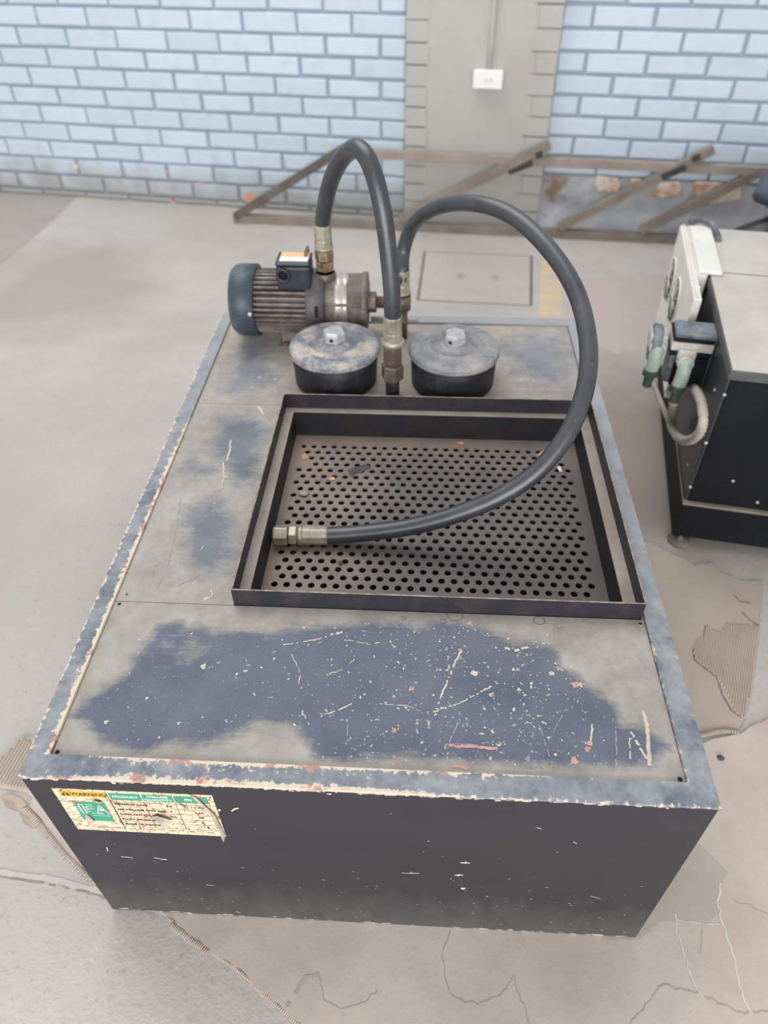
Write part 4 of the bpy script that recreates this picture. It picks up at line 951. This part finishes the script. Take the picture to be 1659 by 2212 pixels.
# thick top sheet at the right with torn ribbed face
def ribs(mb, zt):
    P = [(1497, 1402), (1506, 1380), (1520, 1376), (1525, 1352), (1560, 1366), (1568, 1345), (1642, 1352), (1634, 1420), (1622, 1500), (1608, 1552), (1590, 1545), (1572, 1500), (1548, 1462), (1528, 1448), (1500, 1426)]
    Q = [tuple(Zp(q, zt)[:2]) for q in P]; xs = [q[0] for q in Q]; ys = [q[1] for q in Q]
    a = np.array(Zp((1600, 1520), zt)); b = np.array(Zp((1625, 1330), zt)); dv = (b - a) / np.linalg.norm(b - a); nv = np.array([dv[1], -dv[0], 0]); k = -60
    while k < 60:
        o = a + nv * k * .0052; k += 1; run = []
        for t_ in np.arange(-.25, .35, .004):
            p = o + dv * t_
            if inpoly(p[0], p[1], Q): run.append(p + np.array([0, 0, .0002]))
            else:
                if len(run) > 2: mb.tube(run, .0021, 8, 1)
                run = []
        if len(run) > 2: mb.tube(run, .0021, 8, 1)
    for L_ in ([(1497, 1402), (1500, 1426), (1528, 1448), (1548, 1462)], [(1548, 1464), (1560, 1500), (1580, 1535), (1602, 1550)], [(1585, 1286), (1600, 1300), (1622, 1302)], [(1602, 1322), (1620, 1340), (1640, 1352)], [(1520, 1376), (1524, 1352)]):
        ribbon(mb, resample([Zp(q, zt) for q in L_], .004), .003, UP, 2, .4, .0006)
sheet([(1300, 1168), (1380, 1172), (1400, 1168), (1440, 1190), (1480, 1208), (1500, 1222), (1540, 1214), (1560, 1238), (1600, 1254), (1648, 1256), (1645, 1300), (1638, 1370), (1628, 1450), (1616, 1520), (1606, 1560), (1596, 1574), (1560, 1570), (1500, 1584), (1380, 1600), (1000, 1600), (1000, 1200)],
      Zt + .0002, Zt + .0007, 'cardboard_sheet', [MAT['card_top'], MAT['flute'], MAT['gap']], 'brown torn cardboard with ribbed flutes showing, right of the tank', extra=ribs)
top_sheet = bpy.data.objects['cardboard_sheet.001']
fe = MB(); ed = resample([Zp(q, Zt) for q in [(1512, 1582), (1545, 1574), (1572, 1572), (1590, 1576)]], .0042)
for a in ed: 
    dv = np.array([.10, -1, 0]); fe.tube([a + np.array([0, 0, .0028]), a + dv * .013 + np.array([0, 0, .0020])], .0015, 8)
fe.build('fluted_edge', MAT['flute'], top_sheet)
def ribs2(mb, zt):
    Q = [tuple(Zp(q, zt)[:2]) for q in [(-60, 1684), (0, 1640), (50, 1590), (130, 1640), (140, 1730), (58, 1709), (0, 1697)]]
    a = np.array(Zp((10, 1690), zt)); b = np.array(Zp((45, 1630), zt)); dv = (b - a) / np.linalg.norm(b - a); nv = np.array([dv[1], -dv[0], 0])
    for k in range(-40, 40):
        o = a + nv * k * .0068; run = []
        for t_ in np.arange(-.15, .25, .004):
            p = o + dv * t_
            if inpoly(p[0], p[1], Q): run.append(p + np.array([0, 0, .0002]))
        if len(run) > 2: mb.tube(run, .0028, 8, 1)
sheet([(-80, 1690), (0, 1640), (50, 1590), (160, 1600), (300, 1800), (300, 1960), (214, 1905), (150, 1848), (128, 1822), (98, 1786), (84, 1762), (62, 1742), (70, 1722), (52, 1710), (0, 1699)], FZ, Zt, 'cardboard_sheet', [MAT['card'], MAT['flute']], 'frayed cardboard corner with ribs poking out left of the tank', extra=ribs2)
fe = MB(); ed = resample([Zp(q, Zt) for q in [(62, 1742), (98, 1784), (128, 1822), (150, 1848), (200, 1895)]], .0046)
for a in ed:
    dv = np.array([-.75, -.65, 0]); fe.tube([a + np.array([0, 0, .0008]), a + dv * random.uniform(.006, .011) + np.array([0, 0, -.002])], .0016, 8)
fe.build('fluted_edge', MAT['flute'], bpy.data.objects['cardboard_sheet.002'])
for i, (pts, lab) in enumerate([([(2, 1722), (22, 1716), (48, 1726), (60, 1740), (40, 1752), (15, 1742)], 'torn cardboard scrap at the left frame edge below the ribbed corner'),
                                ([(40, 1750), (66, 1742), (86, 1766), (92, 1782), (70, 1790), (52, 1774)], 'curled cardboard scrap beside the frayed edge left of the tank')]):
    scrap(pts, MAT['flute'], 'cardboard_scrap', lab, 'scrap', z=FZ + .0005, th=.0012, curl=.004)
pebble((1556, 1638), .006, MAT['rubber'], 'grit_lump', 'dark grit lump on the cardboard right of the tank corner', 'debris', .4, -.0006)

# ------------------------------------------------------------------ black cabinet at the right
CA = math.radians(9.413); cor = np.array([1.1705, .9510, 0]); ex = np.array([math.cos(CA), -math.sin(CA), 0]); ey = np.array([math.sin(CA), math.cos(CA), 0])
CM = Matrix(((ex[0], ey[0], 0, cor[0]), (ex[1], ey[1], 0, cor[1]), (0, 0, 1, 0), (0, 0, 0, 1)))
def cl(P): P = np.array(P) - cor; return np.array([P @ ex, P @ ey, P[2]])        # world -> cabinet
def cw(u, v, z): return cor + ex * u + ey * v + np.array([0, 0, z])
def cU(px, u): return cl(Pl(px, cw(u, 0, 0), ex))
def cV(px, v): return cl(Pl(px, cw(0, v, 0), ey))
ZT = .524; VD = .787; CWD = .75
cab = thing('equipment_cabinet', tuple(cw(CWD / 2, VD / 2, FZ)), 'black steel equipment cabinet with dusty top and white fan cooler, right of the tank', 'machine')
def cbox(name, u0, u1, v0, v1, z0, z1, mats, parent=cab, bevel=.003, mb=None):
    mb = mb or MB(); mb.box(u0, u1, v0, v1, z0, z1, 0, CM); return mb.build(name, mats, parent, bevel=bevel)
IN = .012
cbody = MB(); cbody.box(IN, CWD, IN, VD - IN, .14, ZT - .022, 0, CM); cbody = cbody.build('cabinet_body', MAT['cab'], cab)
sp = cbox('side_panel', .004, IN, IN + .002, VD - IN - .002, .142, ZT - .023, MAT['cab_side'])
lidm = MB(); lidm.box(0, CWD, 0, VD, ZT - .024, ZT - .001, 0, CM); lidm.build('lid', MAT['cab_edge'], cab, bevel=.002)
dt = MB(); dt.box(.004, CWD, .004, VD - .003, ZT - .001, ZT + .0006, 0, CM); do = dt.build('dust_layer', MAT['cab_lid'], cab); do['label'] = 'thick pale dust on the lid'
pl_ = MB(); pl_.box(0, CWD, 0, VD, .030, .136, 0, CM); pl_.build('plinth', MAT['cab'], cab, bevel=.002)
ls = MB(); ls.box(0, CWD, 0, .016, .136, .142, 0, CM); ls.box(0, .004, .016, VD, .136, .140, 0, CM); ls.build('plinth_lip', MAT['strip'], cab, bevel=.0015)
for u, v in ((.028, .02), (CWD - .03, .02), (.028, VD - .03), (CWD - .03, VD - .03)):
    f = MB(); f.lathe(tuple(cw(u, v, FZ)), UP, [(.026, 0), (.029, .003), (.027, .009), (.012, .012), (.006, .014), (.006, .038)], 28); f.build('foot', MAT['foot'], cab)
for px, face in [((1544, 843), 'L'), ((1565, 853), 'F'), ((1525, 957), 'F'), ((1486, 1004), 'L'), ((1491, 1052), 'F'), ((1583, 1039), 'F'), ((1636, 1085), 'F')]:
    q = cV(px, IN) if face == 'F' else cU(px, .004); n_ = -ey if face == 'F' else -ex
    s_ = MB(); s_.lathe(tuple(cw(*q)), tuple(n_), [(.0042, -.001), (.0042, .0012), (.002, .0026), (0, .0027)], 14); s_.build('screw', MAT['screw'], cab)
# white cooler housing on the left side
ux = -.05
v1, v2, ztop, zbot, vm = .318, .787, .526, .235, .461
hs = MB(); hs.box(ux, ux + .020, v1, v2, zbot, ztop, 0, CM)
xb = [(ux + .02, zbot + .06), (-.003, ztop - .12), (-.003, ztop), (ux + .02, ztop)]
vs = [tuple(cw(u, v, z)) for v in (vm, v2) for u, z in xb]
hs.add(vs, [(0, 1, 2, 3), (7, 6, 5, 4)] + [(i, 4 + i, 4 + (i + 1) % 4, (i + 1) % 4) for i in range(4)])
hs.box(ux + .022, .030, vm, v2, ztop + .0005, ztop + .011, 0, CM)
hso = hs.build('cooler_housing', MAT['fanwhite'], cab, bevel=.003); hso['label'] = 'white painted fan cooler housing'
fg = MB(); fg.box(ux + .006, ux + .010, v1 + .003, v2 - .002, ztop, ztop + .005, 0, CM); fg.box(ux, ux + .020, v1 + .06, v1 + .068, ztop, ztop + .003, 0, CM); fg.build('flange', MAT['fanwhite'], hso, bevel=.001)
for px in [(1449, 603), (1458, 648)]:
    q = cU(px, ux); f = MB(); f.lathe(tuple(cw(ux + .004, q[1], q[2])), tuple(-ex), [(.062, 0), (.064, .004), (.060, .008), (.056, .006)], 40, 1); f.lathe(tuple(cw(ux, q[1], q[2])), tuple(-ex), [(.057, .0048), (.02, .0052), (0, .0054)], 40, 0)
    for k in range(6):
        an = k * PI / 6; dv = ey * math.cos(an) + np.array([0, 0, 1]) * math.sin(an); c0 = cw(ux, q[1], q[2]) - ex * .0068; f.tube([c0 - dv * .057, c0 + dv * .057], .0012, 6, 1)
    fo = f.build('fan_vent', [MAT['vent'], MAT['fanwhite']], hso); fo['label'] = 'round grey fan vent'
sb = MB()
sb.tube(smooth_path([cw(-.03, v2 - .02, ztop + .016), cw(.0, v2 - .01, ztop + .024), cw(.03, v2 - .03, ztop + .018), cw(.042, v2 - .07, ztop + .008), cw(.044, v2 - .10, ztop + .002)], 6), .009, 12); sb.build('loose_hose', MAT['block'], cab)
sm2 = MB(); sm2.box(.004, CWD, .486, .489, ZT + .0006, ZT + .0012, 0, CM); sm2.build('lid_seam', MAT['cab_edge'], cab)
# valve block with stacked plates
bt = cU((1545, 728), -.004); vb0 = bt[1]; zb1 = bt[2]; ub0 = cV((1452, 728), vb0)[0]
bk = MB(); bk.box(ub0 + .008, .004, vb0, vb0 + .07, zb1 - .135, zb1, 0, CM); bko = bk.build('valve_block', MAT['block'], cab, bevel=.003)
def plate(dz0, dz1, m, gu=.0):
    p = MB(); p.box(ub0 + .004 - gu, .0, vb0 - .006, vb0 + .075, zb1 + dz0, zb1 + dz1, 0, CM); p.build('plate', MAT[m], bko, bevel=.0012)
plate(-.018, -.010, 'cab'); plate(-.042, -.020, 'blockplate'); plate(-.056, -.044, 'cab')
pd = MB(); pd.box(ub0 + .02, -.002, vb0 - .012, vb0 + .002, zb1 - .135, zb1 - .058, 0, CM); pd.build('cover', MAT['cab'], bko, bevel=.002)
def elbow(px0, v, nm):
    q = cV(px0, v); base = cw(*q); e_ = MB()
    h = MB(); h.box(q[0] - .021, q[0] + .021, v - .012, v + .04, q[2] - .010, q[2] + .026, 0, CM); ho = h.build('connector_head', MAT['fitting'], cab, bevel=.004)
    pth = smooth_path([cw(q[0], v, q[2]), cw(q[0], v - .022, q[2] - .008), cw(q[0] - .001, v - .030, q[2] - .034), cw(q[0] - .003, v - .031, q[2] - .058)], 6)
    e_.tube(pth, .0165, 18); e_.build('gland', MAT['gland'], ho)
    r = MB(); r.lathe(tuple(cw(q[0], v - .012, q[2] - .003)), tuple(-ey), [(.018, 0), (.0195, .003), (.0195, .010), (.018, .012)], 20); r.build('gland_ring', MAT['fitting'], ho)
    g = MB(); g.lathe(tuple(cw(q[0] - .003, v - .031, q[2] - .052)), (0, 0, -1), [(.016, 0), (.0195, .003), (.0195, .018), (.013, .022), (.012, .05)], 8, 0, False); g.build('gland_nut', MAT['darkgreen'], ho)
    return cw(q[0] - .003, v - .031, q[2] - .10)
e1 = elbow((1480, 775), vb0 - .01, 'a'); e2 = elbow((1420, 742), vb0 + .03, 'b')
rc = MB(); q = cV((1408, 740), vb0 + .045); rc.lathe(tuple(cw(q[0] + .018, q[1], q[2])), tuple(-ex), [(.045, 0), (.047, .004), (.047, .018), (.043, .022), (0, .024)], 32); rc.build('end_cap', MAT['block'], cab)
LP = [tuple(e1)]
for px, v in [((1449, 905), -.0), ((1452, 925), -.0), ((1464, 944), -.0), ((1482, 952), -.0), ((1500, 946), -.0), ((1514, 930), .0), ((1519, 905), .0), ((1515, 870), .02), ((1506, 848), .05), ((1494, 832), .09)]:
    LP.append(tuple(cw(*cU(px, -.034 + v * .2))))
lp = smooth_path(LP, 8); lo = MB(); lo.tube(lp, lambda t_: .0105 + .0009 * (1 if int(t_ * 90) % 2 else -1), 14); lo.build('flexible_conduit', MAT['conduit'], cab)
l2 = MB(); l2.tube(smooth_path([tuple(e2 + np.array([0, 0, .03])), tuple(cw(*cU((1434, 885), -.07))), tuple(cw(*cU((1444, 908), -.045)))], 8), .007, 12); l2.build('flexible_conduit', MAT['conduit'], cab)
l3 = MB(); l3.tube(smooth_path([tuple(cw(*cV((1440, 848), vb0))), tuple(cw(*cV((1447, 836), vb0 + .02))), tuple(cw(*cV((1454, 818), vb0 + .04)))], 6), .006, 12); l3.build('flexible_conduit', MAT['conduit'], cab)

# ------------------------------------------------------------------ welded steel frame leaning on the wall
fr0 = Zp((508, 477), 0.0)
frame = thing('steel_frame', tuple(fr0), 'rusty angle iron frame with slanting braces leaning on the wall', 'frame')
def bar(name, a, b, w, th, mat, nrm):
    """angle iron from a to b: one leg facing the viewer (width w), one leg going back"""
    a = Vector(a); b = Vector(b); d = (b - a).normalized(); n = Vector(nrm); n = (n - d * n.dot(d)).normalized(); s_ = d.cross(n).normalized()
    if s_.z < 0: s_ = -s_
    mb = MB()
    def bx(s0, s1, n0, n1):
        vs = [p + s_ * ss + n * nn for p in (a, b) for nn in (n0, n1) for ss in (s0, s1)]
        mb.add(vs, [(0, 1, 3, 2), (4, 6, 7, 5), (0, 4, 5, 1), (2, 3, 7, 6), (0, 2, 6, 4), (1, 5, 7, 3)])
    bx(0, w, 0, th); bx(w - th, w, -w * .9, 0)
    return mb.build(name, mat, frame, bevel=.001)
vn = tuple(-WN)
A0 = Zp((506, 481), FZ); A1 = Zp((1459, 527), FZ); A2 = A0 + (A1 - A0) * 1.45
bar('bottom_rail', A0, A2, .036, .005, MAT['rust'], vn)
T0 = Wp((736, 340), .105); T1 = Wp((1659, 381), .105); T2 = T0 + (T1 - T0) * 1.2
bar('top_rail', T0, T2, .034, .005, MAT['rust_pink'], vn)
for (p, q, m_) in [((512, 476), (752, 326), 'rust_dark'), ((868, 482), (1192, 322), 'rust'), ((1210, 500), (1546, 332), 'rust'), ((1386, 508), (1642, 382), 'rust')]:
    # foot on the bottom rail, head just in front of the top rail
    t_ = (p[0] - 506) / (1459 - 506); f0 = A0 + (A1 - A0) * t_; f0 = Pl(p, f0 - WN * .010, WN); h0 = Wp(q, .115)
    bar('brace', f0, h0, .034, .005, MAT[m_], vn)
# dark strips painting in the shadowed gap where braces cross the top rail
for (p0, p1) in [((1098, 372), (1150, 352)), ((1158, 338), (1172, 331)), ((1430, 384), (1482, 362)), ((1496, 345), (1512, 338))]:
    a = Wp(p0, .128); b = Wp(p1, .128); mb = MB(); d = Vector(b - a).normalized(); s_ = d.cross(Vector(vn)).normalized()
    A_ = Vector(a); B_ = Vector(b); nn = Vector(vn) * .003
    mb.add([A_ - s_ * .013, B_ - s_ * .013, B_ + s_ * .013, A_ + s_ * .013, A_ - s_ * .013 - nn, B_ - s_ * .013 - nn, B_ + s_ * .013 - nn, A_ + s_ * .013 - nn], [(0, 1, 2, 3), (7, 6, 5, 4), (0, 4, 5, 1), (1, 5, 6, 2), (2, 6, 7, 3), (3, 7, 4, 0)])
    mb.build('shadow_gap', MAT['shadow_gap'], frame)

# ------------------------------------------------------------------ dark sack with a cloth over it at the right
g = (1.90, 2.30)
sack = thing('sack', (g[0], g[1], FZ), 'black plastic sack with slate cloth heaped on it behind the cabinet', 'sack')
def lump(name, c, rx, ry, rz, mat, seed, zmin):
    mb = MB(); n, k = 36, 18; vs = []
    for i in range(k + 1):
        th = PI * i / k
        for j in range(n):
            q = 2 * PI * j / n; p = Vector((math.sin(th) * math.cos(q), math.sin(th) * math.sin(q), math.cos(th))); f = 1 + .16 * mnoise.noise(p * 2.2 + Vector((seed, 0, 0))) + .07 * mnoise.noise(p * 6 + Vector((0, seed, 0)))
            vs.append((c[0] + p.x * rx * f, c[1] + p.y * ry * f, max(zmin, c[2] + p.z * rz * f)))
    mb.add(vs, [(i * n + j, (i + 1) * n + j, (i + 1) * n + (j + 1) % n, i * n + (j + 1) % n) for i in range(k) for j in range(n)], 0, True); return mb.build(name, mat, sack)
lump('plastic_bag', (g[0], g[1], .17), .30, .15, .205, MAT['sack'], 1.3, FZ)
lump('cloth', (g[0] + .05, g[1] + .03, .42), .27, .12, .10, MAT['cloth'], 5.1, .3)
